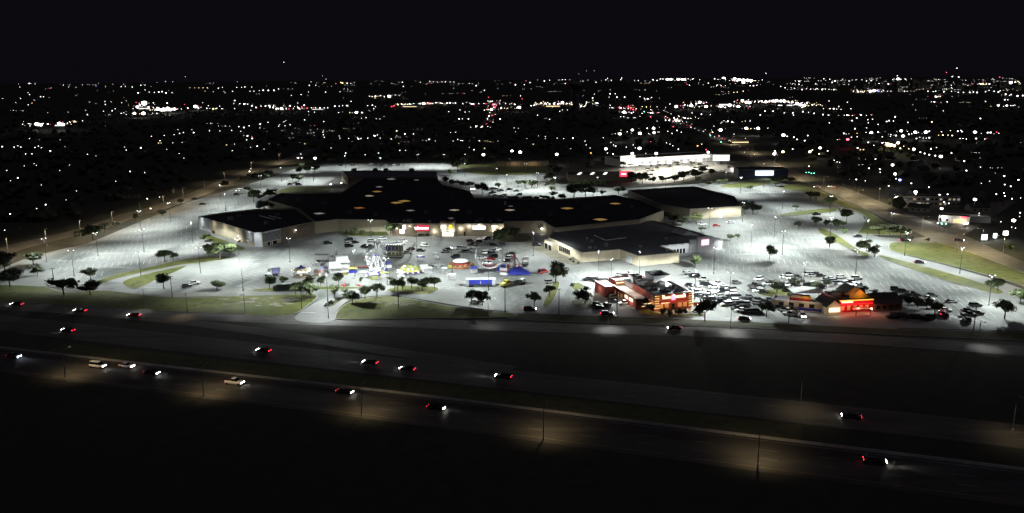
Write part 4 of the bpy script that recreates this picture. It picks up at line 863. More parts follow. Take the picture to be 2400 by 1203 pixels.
def tree(px, py, w, h, place, kind='oak'):
    p = at(px, py, .05); k = mpp(p); W, Hh = w*k, h*k*1.03
    size = 'large' if W > 8 else ('small' if W < 4.5 else 'medium')
    o = empty('tree', p, RND.uniform(0, 6.28)); reg(o, f'{size} {SH[kind]} tree {place}', 'tree', 'trees '+place)
    cm, tm = TV[kind][RND.randrange(5)]
    c = mobj('crown', cm, o); c.scale = (W*1.3*RND.uniform(.9,1.1), W*1.3*RND.uniform(.9,1.1), Hh*1.14); t = mobj('trunk', tm, o); t.scale = (W*.9, W*.9, Hh); return o
def shrub(px, py, w, h, place, kind='oak'):
    p = at(px, py, .05); k = mpp(p); o = mobj('shrub', BV[kind][RND.randrange(3)], None, p, RND.uniform(0, 6.28)); o.scale = (w*k*1.15, w*k*1.0, h*k*1.2)
    reg(o, f'low {SH[kind]} shrub {place}', 'shrub', 'shrubs '+place)
def many(s, place, kind='oak', f=None):
    for q in s.split():
        v = [float(x) for x in q.split(',')]; (f or tree)(*v, place, kind)
many('79,621,39,22 88,648,24,20 213,658,28,24 384,677,38,30 509,682,32,20 387,614,32,24 407,611,18,17 481,566,21,15', 'on the west lot')
many('150,691,50,32 212,692,40,26', 'on the verge left of the west entrance', 'dark')
many('12,640,50,40 24,673,48,32', 'at the far left edge', 'dark')
many('490,602,30,24 517,610,52,36 541,606,34,26', 'in the clump below the tan store', 'oak')
many('187,553,19,13 218,563,40,28 246,546,25,19 272,534,20,12 318,517,18,13 381,507,20,13 424,478,16,10', 'along the road left of the lot', 'dark')
many('526,440,21,13 563,426,16,11 590,424,30,14 616,421,36,15 630,414,22,12', 'along the road behind the west lot', 'dark')
many('582,452,18,12 595,475,32,26 612,471,16,13 632,467,30,21', 'beside the tan store', 'oak')
many('620,496,36,22 648,496,30,19 668,492,24,16', 'against the back wall of the tan store', 'dark')
many('687,429,16,18 704,409,18,15 720,406,22,14 738,404,22,15 700,426,20,13 707,394,16,10 727,388,18,10 776,384,17,12', 'on the north-west lot', 'oak')
many('916,554,34,28 830,552,22,15', 'in front of the dim mall wall', 'oak'); many('812,552,22,13 848,551,22,13 870,552,18,10', 'by the dim mall wall', 'oak', shrub)
many('955,546,14,13', 'beside the red sign', 'dark')
many('985,553,20,6 1003,553,22,6 1020,553,14,7', 'under the red sign', 'dark', shrub)
many('1171,577,40,34', 'in front of the mall entrance'); many('1186,560,34,22 1206,561,34,24', 'at the tan mall corner', 'light')
many('1302,665,54,46', 'beside the access lane by the fair'); many('1288,697,28,27 1252,718,33,30', 'on the strip left of the brick restaurant'); many('1371,711,50,31 1341,676,10,12', 'left of the brick restaurant')
many('1106,713,32,30 1131,716,34,31', 'below the blue trailer', 'dark')
many('1112,712,24,9 1124,712,24,9', 'between the two trees below the blue trailer', 'dark', shrub)
many('1629,629,29,26', 'right of the cream store'); many('1652,753,42,46', 'in front of the brick restaurant', 'dark')
many('1803,609,28,29 1711,566,19,15 1729,563,14,13 1643,544,18,11', 'on the east lot')
many('1745,503,32,28 1764,503,28,24 1776,500,18,17', 'at the corner of the beige store', 'dark')
many('1598,527,40,18 1557,514,30,18 1578,522,30,16', 'between the east stores', 'dark'); many('1632,525,28,22', 'between the east stores', 'light')
many('1900,469,22,17 1913,468,18,15 1866,492,16,10 1974,503,16,13 1984,522,25,27 1912,533,26,21 1935,531,17,14 1961,541,32,22 1976,550,20,13 1871,538,16,16 1944,580,29,22 2015,591,24,20 2030,590,24,23 2050,603,27,23', 'on the islands of the east lot')
many('1943,488,26,22 2060,554,38,24 2086,555,36,24 2110,555,34,22', 'on the grass by the boulevard', 'light'); many('2136,565,12,9 2174,568,12,8', 'by the boulevard entrance', 'dark')
many('2338,684,36,24 2391,714,42,26 2354,748,45,34', 'at the right edge of the lot')
many('1821,687,46,24 1863,681,36,26 1937,676,18,19 1796,744,32,34', 'among the cars between the restaurants', 'dark'); many('1915,677,24,14', 'behind the painted restaurant', 'oak')
many('1852,698,22,14 1868,700,18,12', 'beside the blue band wall', 'light', shrub)
many('2105,716,20,20 2128,720,22,21 2150,722,20,20 2172,726,22,22 2190,736,26,24 2086,712,18,18', 'right of the painted restaurant', 'dark')
many('2100,746,36,12 2135,748,36,11 2168,750,36,10', 'in the dark bed by the painted restaurant', 'dark', shrub)
many('633,680,27,29 664,673,24,22 722,674,28,22 752,672,20,22 795,674,30,31 846,666,10,15', 'along the fairground edge')
many('693,691,32,26 718,692,28,25 729,706,38,36', 'on the mound left of the entrance drive', 'oak')
many('785,700,28,28', 'in the median of the entrance drive', 'light'); many('766,719,14,9 778,713,18,10 792,705,18,10 806,696,16,9', 'in the entrance drive median', 'dark', shrub)
many('826,713,38,32 856,701,35,28 884,697,34,29', 'on the mound right of the entrance drive')
many('925,680,29,28 943,680,26,27 965,677,27,24 990,684,33,30 1019,679,31,28', 'in the row below the yellow ride')
many('1168,446,15,16 1214,438,18,14 1230,439,22,16 1246,441,27,19 1073,405,28,30 1056,413,19,14 1293,452,16,14 1296,464,22,14', 'on the back lot', 'oak')
many('1130,457,32,26 1060,437,22,15 1080,440,22,15 1100,442,20,14 1046,432,18,16', 'against the back of the mall', 'dark')
many('1204,472,28,12 1240,472,20,12 1258,471,18,10 1276,471,22,12 1292,471,18,9 1318,470,28,14 1345,463,42,28 1372,462,34,26 1390,460,26,18 1412,459,20,12 1450,455,34,16', 'along the mall rear', 'dark')
many('1290,412,28,24 1287,428,26,20 1290,443,26,20 1306,410,22,18', 'in the dark clump on the back lot', 'dark')
many('1345,442,38,18 1370,436,30,18 1395,437,30,18 1414,436,24,14', 'behind the back lot', 'light', shrub)
many('1637,433,22,17 1660,436,14,10 1686,433,14,10 1758,446,17,10 1817,438,18,11 1700,432,16,10', 'on the verge behind the beige store', 'oak')
many('1812,424,24,12 1832,424,26,13 1852,426,24,12', 'near the boulevard crossing', 'oak', shrub)
many('1480,428,32,22 1506,431,32,24 1530,430,20,14 1552,428,24,14 1580,428,32,16 1602,424,32,20 1630,420,38,20 1646,408,26,16 1668,412,24,14', 'in front of the lit shopping centre', 'dark')
many('1462,392,17,13 1478,392,14,9', 'by the lit shopping centre', 'light'); many('1602,380,15,9 1586,386,12,7 1622,388,14,9 1640,392,16,9', 'on the shopping centre lot', 'dark')
many('1512,727,26,26 1525,735,22,20', 'at the left corner of the brick restaurant', 'dark'); many('1505,715,26,26', 'at the left corner of the brick restaurant', 'dark', shrub)
many('1553,738,22,20 1570,740,20,16 1588,739,22,20 1604,738,20,18', 'in front of the brick restaurant', 'oak', shrub); many('1630,735,20,10 1642,737,18,9', 'at the brick restaurant patio', 'dark', shrub)
many('1487,690,14,12 1437,690,9,9', 'along the brick restaurant side', 'dark', shrub)
many('500,548,10,8 482,540,10,12 562,570,7,7', 'along the tan store wall', 'dark', shrub)
many('1345,617,8,7 1356,620,8,7 1336,612,8,7', 'in the planting bed by the cream store', 'dark', shrub)

# ------------------------------------------------------------------ lamps of the parking lot, highway lamps, utility poles
def lamp_point(parent, loc, power, color, r=.35, lo=.265, hi=.45, mult=2.3):
    """area luminaire with a wide 'batwing' throw that is cut off towards the horizon, as such fixtures have"""
    d = bpy.data.lights.new('luminaire', 'POINT'); d.energy = power; d.color = color; d.shadow_soft_size = r
    d.use_nodes = True; nt = d.node_tree; e = nt.nodes['Emission']
    g = nt.nodes.new('ShaderNodeNewGeometry'); s = nt.nodes.new('ShaderNodeSeparateXYZ'); nt.links.new(g.outputs['Incoming'], s.inputs[0])
    def mth(op, a, b=None):
        n = nt.nodes.new('ShaderNodeMath'); n.operation = op
        for i, x in enumerate((a, b)):
            if x is None: continue
            if isinstance(x, (int, float)): n.inputs[i].default_value = x
            else: nt.links.new(x, n.inputs[i])
        return n.outputs[0]
    c = mth('MULTIPLY', s.outputs[2], -1.0)                     # cosine of the angle from straight down
    cc = mth('MAXIMUM', c, .30)
    f = mth('DIVIDE', 1.0, mth('POWER', cc, mult))
    mr = nt.nodes.new('ShaderNodeMapRange'); mr.interpolation_type = 'SMOOTHSTEP'; mr.inputs[1].default_value = lo; mr.inputs[2].default_value = hi
    nt.links.new(c, mr.inputs[0]); m2 = nt.nodes.new('ShaderNodeMapRange'); m2.interpolation_type = 'SMOOTHSTEP'; m2.inputs[1].default_value = .0; m2.inputs[2].default_value = .22; m2.inputs[4].default_value = 1.0
    nt.links.new(c, m2.inputs[0])                               # weak stray light at high angles: walls and crowns
    nt.links.new(mth('ADD', mth('MULTIPLY', f, mr.outputs[0]), m2.outputs[0]), e.inputs['Strength'])
    o = bpy.data.objects.new('luminaire', d); COL.objects.link(o); o.parent = parent; o.location = loc; return o
def spot(parent, loc, target, power, color, size=60, blend=.6, r=.2):
    d = bpy.data.lights.new('beam', 'SPOT'); d.energy = power; d.color = color; d.spot_size = math.radians(size); d.spot_blend = blend; d.shadow_soft_size = r
    o = bpy.data.objects.new('beam', d); COL.objects.link(o); o.parent = parent; o.location = loc
    o.rotation_euler = (Vector(target)-Vector(loc)).to_track_quat('-Z', 'Y').to_euler(); return o

PW = 6900
def lot_lamp_meshes():
    d = {}
    d['pole'] = MB().tube((0,0,.75), (0,0,12.0), .13, .08, 10).mesh('pole', M['darksteel'])
    d['base'] = MB().lathe([(.33,0),(.33,.72),(.28,.78)], 12).mesh('base', M['kerb'])
    d['arm'] = MB().box((0,0,11.9), (1.9,.09,.09)).mesh('arm', M['darksteel'])
    d['head'] = MB().box((0,0,0), (.72,.42,.16), top=.8).mesh('head', M['darksteel'])
    d['lens'] = MB().lathe([(.06,-.30),(.22,-.20),(.27,-.08)], 10).mesh('lens', M['e_lens'])
    return d
LM = lot_lamp_meshes()
def lot_lamp(px, py, place, power=1.0, tall=1.0):
    p = at(px, py, .06); o = empty('parking_lot_lamp', p, RND.uniform(0, 3.1))
    reg(o, 'twin-headed lamp post '+place, 'lamp post', 'parking lot lamps')
    for n in ('pole', 'base', 'arm'): mobj(n, LM[n], o)
    for s in (-1, 1):
        h = mobj('head', LM['head'], o, (s*1.05, 0, 11.9)); mobj('lens', LM['lens'], h)
    lamp_point(o, (0, 0, 11.35), PW*power*RND.choice((.8,.9,1.0,1.1)), (.93,1.0,.965))
    return o
WL, WC, WR, WB = 'on the west lot left of the mall', 'among the fairground rides in front of the mall', 'on the east lot right of the mall', 'on the lot behind the mall'
for px, py in [(110,615),(174,647),(331,652),(338,591),(331,541),(452,571),(561,616),(570,682),(518,471),(530,495),(560,487),(400,520),(612,447),(230,600),(470,640)]: lot_lamp(px, py, WL, 1.25 if px in (561,452) else .85)
for px, py in [(870,566),(832,648),(908,668),(769,710),(977,585),(1145,681),(680,615),(1060,640),(1250,600)]: lot_lamp(px, py, WC, 1.15)
for px, py in [(1402,650),(1673,642),(1709,708),(1882,681),(1833,597),(2005,647),(2317,716),(2249,642),(2031,568),(1814,559),(1662,535),(1834,490),(1945,503),(1740,520),(1760,580),(2120,600),(1432,672),(1498,652),(1628,702),(1945,560)]: lot_lamp(px, py, WR, 1.35)  # posts just behind and right of the brick restaurant are added to light its roof
lot_lamp(2088, 549, 'on the grass beside the boulevard', .5)
for px, py in [(892,398),(1041,390),(980,390),(810,393),(700,398),(1090,414),(1188,445),(1232,415),(1165,428),(1260,440),(1300,452),(1400,452),(660,425),(735,425),(1700,438),(1735,452),(1790,440),(1560,440)]: lot_lamp(px, py, WB, 1.25)

# highway lamps: bracket arm, shielded head
def hwy_lamp(px, py, side, h, label, power=1.0, col=(1.0,.78,.45), wide=False, size=116):
    p = at(px, py, 0.03); o = empty('highway_lamp', p, side); reg(o, label, 'street lamp', 'highway lamps')
    MB().tube((0,0,0), (0,0,h), .14, .08, 8).build('pole', M['steel'], o)
    MB().tube((0,0,h-.1), (0,2.4,h+.25), .06, .05, 6).build('arm', M['steel'], o)
    MB().lathe([(.3,0),(.3,.25),(.2,.35)], 10).build('base', M['kerb'], o)
    hd = MB().box((0,2.7,h+.25), (.34,.8,.16), top=.7).build('head', M['steel'], o)
    MB().box((0,2.7,h+.155), (.24,.6,.02)).build('lens', M['e_lens_w'], hd)
    spot(o, (0, 2.7, h), (0, 4.6, 0), 900*power, col, size, .95, .15) if not wide else lamp_point(o, (0, 2.7, h), 1500*power, col, .15, .22, .40, 2.0)
    return o
dn = (near_l[-1]-near_l[0]); an = math.atan2(dn.y, dn.x)
for px, py in [(154,884),(478,927),(848,975),(1274,1029),(1776,1090)]: hwy_lamp(px, py, an, 8.3, 'slim highway lamp beside the near carriageway', 2.4, (1.0,.74,.40), False, 142)
for px, py in [(1876,948),(2373,1008)]: hwy_lamp(px, py, an+math.pi, 9.5, 'slim highway lamp beyond the far carriageway', 1.2)
for px, py, t in [(340,724,.5),(440,735,.55),(575,737,.5),(770,745,.75),(1145,757,.5),(1310,739,0),(1426,764,2.2),(1712,772,2.2),(2292,806,1.2),(2000,786,0)]:
    if t: hwy_lamp(px, py, math.pi-.05, 8.0, 'short street lamp over the frontage road', t*2.0, (.93,.97,1.0) if px != 440 else (1,.76,.42), False, 84)
for px, py in [(20,598),(110,575),(190,553),(265,530),(330,506),(385,487),(430,468),(480,448),(528,428),(590,402),(655,380)]: hwy_lamp(px, py, -2.3, 9, 'slim street lamp on the road left of the lot', 1.0, (1,.78,.46), True)
for px, py in [(2105,490),(1998,449),(2010,476),(1930,441),(2160,545),(2350,598),(2240,590),(2300,578),(2410,655),(1870,416),(2060,470),(1965,460),(1815,385),(1765,358),(1715,336)]: hwy_lamp(px, py, .9 if px in (2105,1998,2350,2060,2300) else .9+math.pi, 9, 'slim street lamp beside the boulevard on the right', 1.15, (1,.82,.48), True)

# utility poles
UP = {'pole': MB().tube((0,0,0), (0,0,1), .17, .11, 8).mesh('pole', M['wood']), 'arm': MB().box((0,0,0), (2.0,.12,.14)).mesh('crossarm', M['wood']),
      'ins': MB().lathe([(.05,0),(.07,.1),(.04,.2)], 8).mesh('insulator', M['greyw'])}
def utility_pole(px, py, h, place, arms=1):
    o = empty('utility_pole', at(px, py, .05), .1); reg(o, 'bare dark wooden utility pole '+place, 'utility pole', 'utility poles along the frontage')
    q = mobj('pole', UP['pole'], o); q.scale = (1, 1, h)
    for k in range(arms):
        a = mobj('crossarm', UP['arm'], o, (0, .16, h-.35-.9*k), .4)
        for x in (-.85, -.3, .3, .85): mobj('insulator', UP['ins'], a, (x, 0, .07))
for px, py, h, pl in [(127,665,7,'at the west edge of the lot'),(404,698,9,'on the grass verge by the west entrance'),(708,726,9,'on the grass left of the main entrance drive'),(934,723,9,'on the grassy mound right of the main drive'),(1184,733,10,'at the lot edge below the blue trailer'),(1310,738,10,'left of the brick restaurant'),(1426,726,9,'left of the brick restaurant'),(1446,744,10,'in front of the brick restaurant'),(1848,758,10.5,'between the two restaurants'),(2282,772,8,'at the far right of the frontage')]: utility_pole(px, py, h, pl, 2 if px in (1446,404) else 1)

# ------------------------------------------------------------------ cars
def car_parts(kind):
    L_, W = {'sedan':(4.7,1.82),'suv':(4.8,1.92),'pickup':(5.6,1.98),'van':(5.1,1.98)}[kind]; h = L_/2; w = W/2
    zb = {'sedan':.92,'suv':1.08,'pickup':1.08,'van':1.05}[kind]
    def ringx(x, hw, z0, z1): return [(x,-hw*.86,z0),(x,-hw,z0+.22),(x,-hw,z1-.16),(x,-hw*.88,z1),(x,hw*.88,z1),(x,hw,z1-.16),(x,hw,z0+.22),(x,hw*.86,z0)]
    st = [(-h,w*.86,.42,zb-.14),(-h+.18,w*.97,.30,zb),(-h+1.0,w,.24,zb+.02),(.2,w,.24,zb+.02),(h-1.25,w,.24,zb),(h-.35,w*.95,.28,zb-.12),(h,w*.80,.40,zb-.28)]
    P = {'body': MB().loft([ringx(*s) for s in st]).mesh('body', M['car0'], False)}
    b0, b1, t0, t1, zt = {'sedan':(-h+.55,h-1.35,-h+1.25,h-2.15,1.44),'suv':(-h+.10,h-1.35,-h+.35,h-2.0,1.74),'pickup':(-.75,h-1.5,-.55,h-2.2,1.84),'van':(-h+.08,h-.9,-h+.25,h-1.75,1.86)}[kind]
    z0 = zb-.02
    P['cabin_glass'] = MB().add([(b0,-w*.86,z0),(b1,-w*.86,z0),(b1,w*.86,z0),(b0,w*.86,z0),(t0,-w*.68,zt),(t1,-w*.68,zt),(t1,w*.68,zt),(t0,w*.68,zt)], [(4,5,6,7),(0,1,5,4),(1,2,6,5),(2,3,7,6),(3,0,4,7)]).mesh('cabin_glass', M['glass'])
    P['roof'] = MB().add([(t0-.06,-w*.71,zt-.03),(t1+.06,-w*.71,zt-.03),(t1+.06,w*.71,zt-.03),(t0-.06,w*.71,zt-.03),(t0+.05,-w*.62,zt+.06),(t1-.05,-w*.62,zt+.06),(t1-.05,w*.62,zt+.06),(t0+.05,w*.62,zt+.06)], [(4,5,6,7),(0,1,5,4),(1,2,6,5),(2,3,7,6),(3,0,4,7)]).mesh('roof', M['car0'])
    P['wheel'] = MB().tube((0,-.11,0), (0,.11,0), .33, .33, 12).mesh('wheel', M['tyre'])
    P['head'] = MB().box((0,0,0), (.10,.42,.18)).mesh('headlight', M['lens_off']); P['tail'] = MB().box((0,0,0), (.08,.36,.20)).mesh('taillight', M['tail_off'])
    if kind == 'pickup': P['bed'] = MB().box((-h+1.05,0,zb+.02), (1.75,W*.74,.05)).mesh('bed_floor', M['darkmetal'])
    P['dim'] = (h, w, zb); return P
CC = {'w':('white',(.78,.78,.77)),'s':('silver',(.42,.43,.44)),'g':('grey',(.17,.175,.18)),'k':('black',(.018,.018,.020)),'r':('red',(.38,.03,.03)),'b':('blue',(.04,.07,.22))}
for k, (nm, c) in CC.items():
    m = mat(nm+'_car_paint', c, .28); m.node_tree.nodes['Principled BSDF'].inputs['Coat Weight'].default_value = .5; M['car_'+k] = m
M['car0'] = M['car_g']
CP = {k: car_parts(k) for k in ('sedan','suv','pickup','van')}
def car(p, rz, kind, col, label, lights=None, group=None, beam=0.0, blue=False, wheels=True):
    P = CP[kind]; h, w, zb = P['dim']; o = empty('car', p, rz); reg(o, label, 'car', group)
    for n in ('body', 'roof'):
        q = mobj(n, P[n], o); q.material_slots[0].link = 'OBJECT'; q.material_slots[0].material = M['car_'+col]
    mobj('cabin_glass', P['cabin_glass'], o)
    if kind == 'pickup': mobj('bed_floor', P['bed'], o)
    for x in (-h+.85, h-.95):
        for s in (-1, 1): mobj('wheel', P['wheel'], o, (x, s*(w-.10), .33))
    for s in (-1, 1):
        a = mobj('headlight', P['head'], o, (h-.05, s*w*.58, zb-.30)); b = mobj('taillight', P['tail'], o, (-h+.02, s*w*.62, zb-.22))
        if lights:
            a.material_slots[0].link = 'OBJECT'; a.material_slots[0].material = M['e_headb'] if blue else M['e_head']; b.material_slots[0].link = 'OBJECT'; b.material_slots[0].material = M['e_tail']
            a.scale = (1.2, 1.0, 1.0); b.scale = (1.2, 1.0, .9)
    if lights and beam: spot(o, (h+.1, 0, zb-.2), (h+14, 0, 0), beam, (.75,.80,1) if blue else (.95,.97,1), 44, .8, .12)
    return o
KN = {'sedan':'sedan','suv':'SUV','pickup':'pickup truck','van':'minivan'}
def parked(s, place, ang, jit=.08, seed=0, skip_kind=None):
    r = random.Random(seed or len(s))
    for q in s.split():
        v = q.split(','); px, py, c = float(v[0]), float(v[1]), v[2]
        a = math.radians(float(v[3])) if len(v) > 3 else math.radians(ang)+r.choice((0, math.pi))
        kd = r.choices(('sedan','suv','pickup','van'), (5,4,2,1))[0]
        if c == 'w' and r.random() < .25: c = 's'
        car(at(px, py, .10), a+r.uniform(-jit, jit), kd, c, f'{CC[c][0]} {KN[kd]} parked {place}', group='cars parked '+place)
parked('1612,643,w 1627,650,k 1648,658,w 1654,670,k 1672,675,w 1682,668,w 1617,671,k 1625,676,w 1636,680,w 1622,685,w 1632,689,w 1641,695,k 1652,699,k 1662,691,w 1669,696,w 1671,705,k 1691,698,w 1697,703,k 1705,699,k 1688,711,k 1693,685,k 1702,679,w 1713,682,g 1714,690,w 1725,664,g 1728,699,g 1752,698,g 1751,706,k 1773,705,k 1702,717,w 1718,709,w 1730,716,k 1744,716,w 1727,725,k 1744,723,k 1736,730,w 1749,734,k 1771,734,k', 'right of the brick restaurant', 10, .25, 3)
parked('1777,657,w 1767,672,k 1780,676,k 1765,681,g 1777,685,w 1789,688,k 1799,668,w 1830,667,w 1842,671,w 1846,684,k 1838,652,w 1846,646,k 1854,654,w 1868,653,k 1858,662,w', 'by the tree island between the restaurants', 14, .3, 5)
parked('1777,715,g 1795,710,k 1806,716,k 1816,721,w 1828,724,k 1838,730,k 1846,733,w 1852,740,w 1853,728,k 1810,708,g', 'left of the painted restaurant', -24, .12, 6)
parked('1893,646,w 1904,649,w 1915,645,k 1923,649,k 1896,672,k 1906,668,w 1921,673,k 1933,658,w 1949,656,w 1956,662,w 1972,653,w 1964,659,w 1964,667,g 1976,668,w 1990,665,k 1999,669,w 2010,671,w 2003,676,w 2021,678,k 1992,684,k 2001,689,w', 'behind the painted restaurant', 14, .3, 7)
parked('2042,687,w,60 2052,689,k,60 2074,692,k,70 2065,699,k,20 2100,681,k,-18 2117,686,k,-18 2138,693,k,-16 2153,697,k,-14 2184,695,k,-5 2172,703,w,-12 2230,710,k,2 2118,700,k 2100,707,k 2140,706,k 2160,716,k 2197,724,k 2216,730,w', 'right of the painted restaurant', -14, .1, 8)
parked('2286,719,k,4 2268,731,k,4 2291,737,k,2 2270,741,k,5 2266,753,k,75 2218,743,k,60', 'at the striped bays in the lower right', 4, .05, 9)
parked('2118,744,k 2150,747,k 2176,748,k 2092,746,k', 'in the dark row below the painted restaurant', -6, .08, 10)
parked('769,572,k,20 817,564,k 815,573,w 832,570,k 818,579,k 872,567,w 897,562,w 856,579,k 866,581,k 926,575,w 941,573,w 945,568,w 962,586,k 955,594,w 996,578,w,-15 986,589,g,-10', 'in front of the mall left of its entrance', 8, .2, 11)
parked('1048,587,k 1043,592,w 1075,584,w 1090,585,w 1084,592,g 1098,592,g 1103,568,k 1108,575,k 1113,582,w 1122,569,k 1141,563,k 1152,568,g 1159,577,k 1174,577,k 1067,604,k 1140,595,w 1150,598,k 1156,604,k 1150,610,r 1130,607,w 1166,587,w 1157,591,w 1197,597,k 1190,607,w 1201,606,w 1186,614,k 1142,619,w', 'behind the loop ride', 14, .4, 12)
parked('1257,577,k,10 1273,640,r,40', 'beside the cream store entrance', 10)
parked('1378,657,k 1398,659,k 1409,662,k 1422,662,k 1449,647,w 1466,649,w 1477,645,w 1487,648,w 1460,655,k', 'behind the brick restaurant', 6, .15, 13)
parked('1440,700,w 1452,706,w 1462,713,w 1447,694,g 1395,717,k 1404,724,k 1419,719,k 1289,664,w', 'left of the brick restaurant', 20, .15, 14)
parked('475,480,k,5 555,458,k,4 562,444,w,5 457,468,k,5 437,673,k,40 456,666,w,20', 'alone on the west lot', 5)
parked('680,433,k 692,430,w 700,434,k', 'on the north-west lot', 10)
parked('1150,460,w 1161,460,k 1154,453,k 1174,462,k 1181,458,w 1173,448,g 1195,445,k 1210,449,g 1217,458,k 1228,466,k 1153,467,k 1156,444,k 1162,444,k', 'on the lot behind the mall', 5, .3, 15)
parked('797,389,k 826,388,k 890,387,w 904,389,w 925,388,s 934,388,g 870,386,w', 'on the lot at the very back', 5, .4, 16)
parked('1913,504,k 1830,439,k 2010,556,k 1679,531,r,-10 1645,528,w', 'on the upper east lot', 5, .2, 17)
parked('2008,655,w,2', 'alone under an east lot lamp', 2)
parked('1500,390,k 1512,385,w 1525,391,k 1535,384,k 1545,389,g 1552,382,w 1560,388,k 1570,391,k 1518,397,k 1530,402,k 1515,403,w 1525,411,k 1590,388,k 1610,392,w 1630,394,k 1655,391,k 1680,386,w 1690,383,k 1575,383,w 1540,394,k', 'at the lit shopping centre', 0, 1.2, 18)
# moving cars with lamps on
def moving(px, py, rz, kind, col, label, beam, blue=False):
    return car(at(px, py, .10), rz, kind, col, label, True, 'cars driving with lamps on', beam, blue)
an_ = math.atan2(near_l[-1].y-near_l[0].y, near_l[-1].x-near_l[0].x)
af_ = math.atan2(far_l[-1].y-far_l[0].y, far_l[-1].x-far_l[0].x)+math.pi
for px, py, b, k, c, lb in [(33,838,500,'sedan','g','driving car with bluish headlights at the left end of the near carriageway'),(230,861,500,'van','w','white van with headlights on the near carriageway, left of another white car'),(297,861,250,'sedan','w','white car with headlights following the white van on the near carriageway'),(356,877,100,'sedan','k','black car with red tail lamps on the near carriageway'),(550,900,150,'pickup','w','pale pickup with an amber roof light on the near carriageway'),(808,922,120,'sedan','k','dark car with twin headlights beside the second highway lamp'),(1022,959,120,'sedan','k','dark car with twin headlights between two highway lamps'),(2050,1086,700,'suv','k','dark car at the lower right lighting the near carriageway ahead')]:
    moving(px, py, an_, k, c, lb, b, px == 33)
for px, py, b, k, c, lb in [(618,825,150,'sedan','k','dark car on the far carriageway, upper left'),(868,853,900,'sedan','k','dark car throwing a headlight beam on the far carriageway'),(955,868,60,'sedan','k','dark car with amber lamps on the far carriageway'),(1180,887,1100,'suv','k','dark car with a long bright headlight beam on the far carriageway'),(1995,980,200,'sedan','k','dark car on the far carriageway beside a highway lamp'),(160,777,80,'sedan','k','dark car with red tail lamps alone on the left of the far carriageway')]:
    moving(px, py, af_, k, c, lb, b)
for px, py, rz, b, k, c, lb in [(40,716,math.pi-.12,60,'sedan','k','dark car with tail lamps on the frontage road, far left'),(188,731,math.pi-.12,150,'sedan','k','dark car with bright red tail lamps on the exit ramp'),(315,742,math.pi-.10,150,'sedan','r','red-lamped car on the exit ramp left of the warm light pool'),(1581,772,math.pi-.03,120,'sedan','k','dark car with a headlight on the frontage road below the brick restaurant'),(1241,728,0,120,'suv','k','black car with headlights leaving the lot near the strip trees'),(1423,739,.0,150,'suv','k','black car with headlights on the lane before the brick restaurant'),(1743,750,0,350,'sedan','k','black car lighting the lane between the restaurants'),(1881,743,-1.75,500,'suv','w','white car facing the viewer with both headlights on'),(2120,566,0,80,'suv','k','black car with red tail lamp at the boulevard entrance'),(2155,617,-.35,120,'sedan','k','black car with red tail lamps on the right access lane'),(1712,523,.1,180,'sedan','w','white car with headlights near the beige store'),(2207,738,1.2,0,'suv','r','car with glowing red tail lamps beside the dark trees'),(1915,440,2.4,200,'sedan','w','white car with headlights on the boulevard, left'),(1949,440,2.5,100,'sedan','w','white car on the boulevard, right'),(2247,565,-.5,80,'sedan','k','dark car turning at the boulevard crossing')]:
    moving(px, py, rz, k, c, lb, b)

# ------------------------------------------------------------------ the town beyond
M['wallg'] = mat('dull_house_wall', (.16,.15,.14), .85, noise=.2, scale=.2); M['shingle'] = mat('dark_shingle', (.035,.033,.032), .9, noise=.3, scale=.4)
M['navy'] = mat('navy_cladding', (.02,.025,.06), .7, noise=.2, scale=.2); M['towerc'] = mat('water_tower_concrete', (.16,.155,.16), .8, noise=.15, scale=.05)
LC = {'w':(1,.97,.93),'y':(1,.80,.42),'r':(1,.06,.12),'g':(.15,1,.55),'b':(.22,.25,1),'o':(1,.45,.12),'c':(.80,.92,1)}
for k, c in LC.items():
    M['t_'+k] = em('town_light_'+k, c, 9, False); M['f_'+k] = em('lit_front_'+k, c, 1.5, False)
M['d_w'] = em('dim_window_white', (1,.95,.88), .22, False); M['d_y'] = em('dim_window_yellow', (1,.75,.4), .22, False); M['c_y'] = em('city_window_yellow', (1,.85,.4), 1.2, False)
def pip(x, y, poly):
    c = False; n = len(poly)
    for i in range(n):
        (x1, y1), (x2, y2) = poly[i], poly[i-1]
        if (y1 > y) != (y2 > y) and x < (x2-x1)*(y-y1)/(y2-y1)+x1: c = not c
    return c
def zone(px, py):
    if py > 400: return 'right of the boulevard' if px > 1700 else 'on the dark ground left of the lot'
    v = 'near the horizon' if py < 225 else ('in the far town' if py < 290 else 'in the dark town')
    h = 'at upper left' if px < 600 else ('left of centre' if px < 1150 else ('right of centre' if px < 1750 else 'at upper right'))
    return v+' '+h
ICO = MB(); ph = (1+5**.5)/2; q = 1/math.sqrt(1+ph*ph)
ICO.add([(a*q, b*q, c*q) for a, b, c in [(-1,ph,0),(1,ph,0),(-1,-ph,0),(1,-ph,0),(0,-1,ph),(0,1,ph),(0,-1,-ph),(0,1,-ph),(ph,0,-1),(ph,0,1),(-ph,0,-1),(-ph,0,1)]], [(0,11,5),(0,5,1),(0,1,7),(0,7,10),(0,10,11),(1,5,9),(5,11,4),(11,10,2),(10,7,6),(7,1,8),(3,9,4),(3,4,2),(3,2,6),(3,6,8),(3,8,9),(4,9,5),(2,4,11),(6,2,10),(8,6,7),(9,8,1)])
GLM = {k: ICO.mesh('globe', M['t_'+k]) for k in LC}
POLEM = MB().tube((0,0,0), (0,0,1), .12, .08, 5).mesh('pole', M['darksteel'])
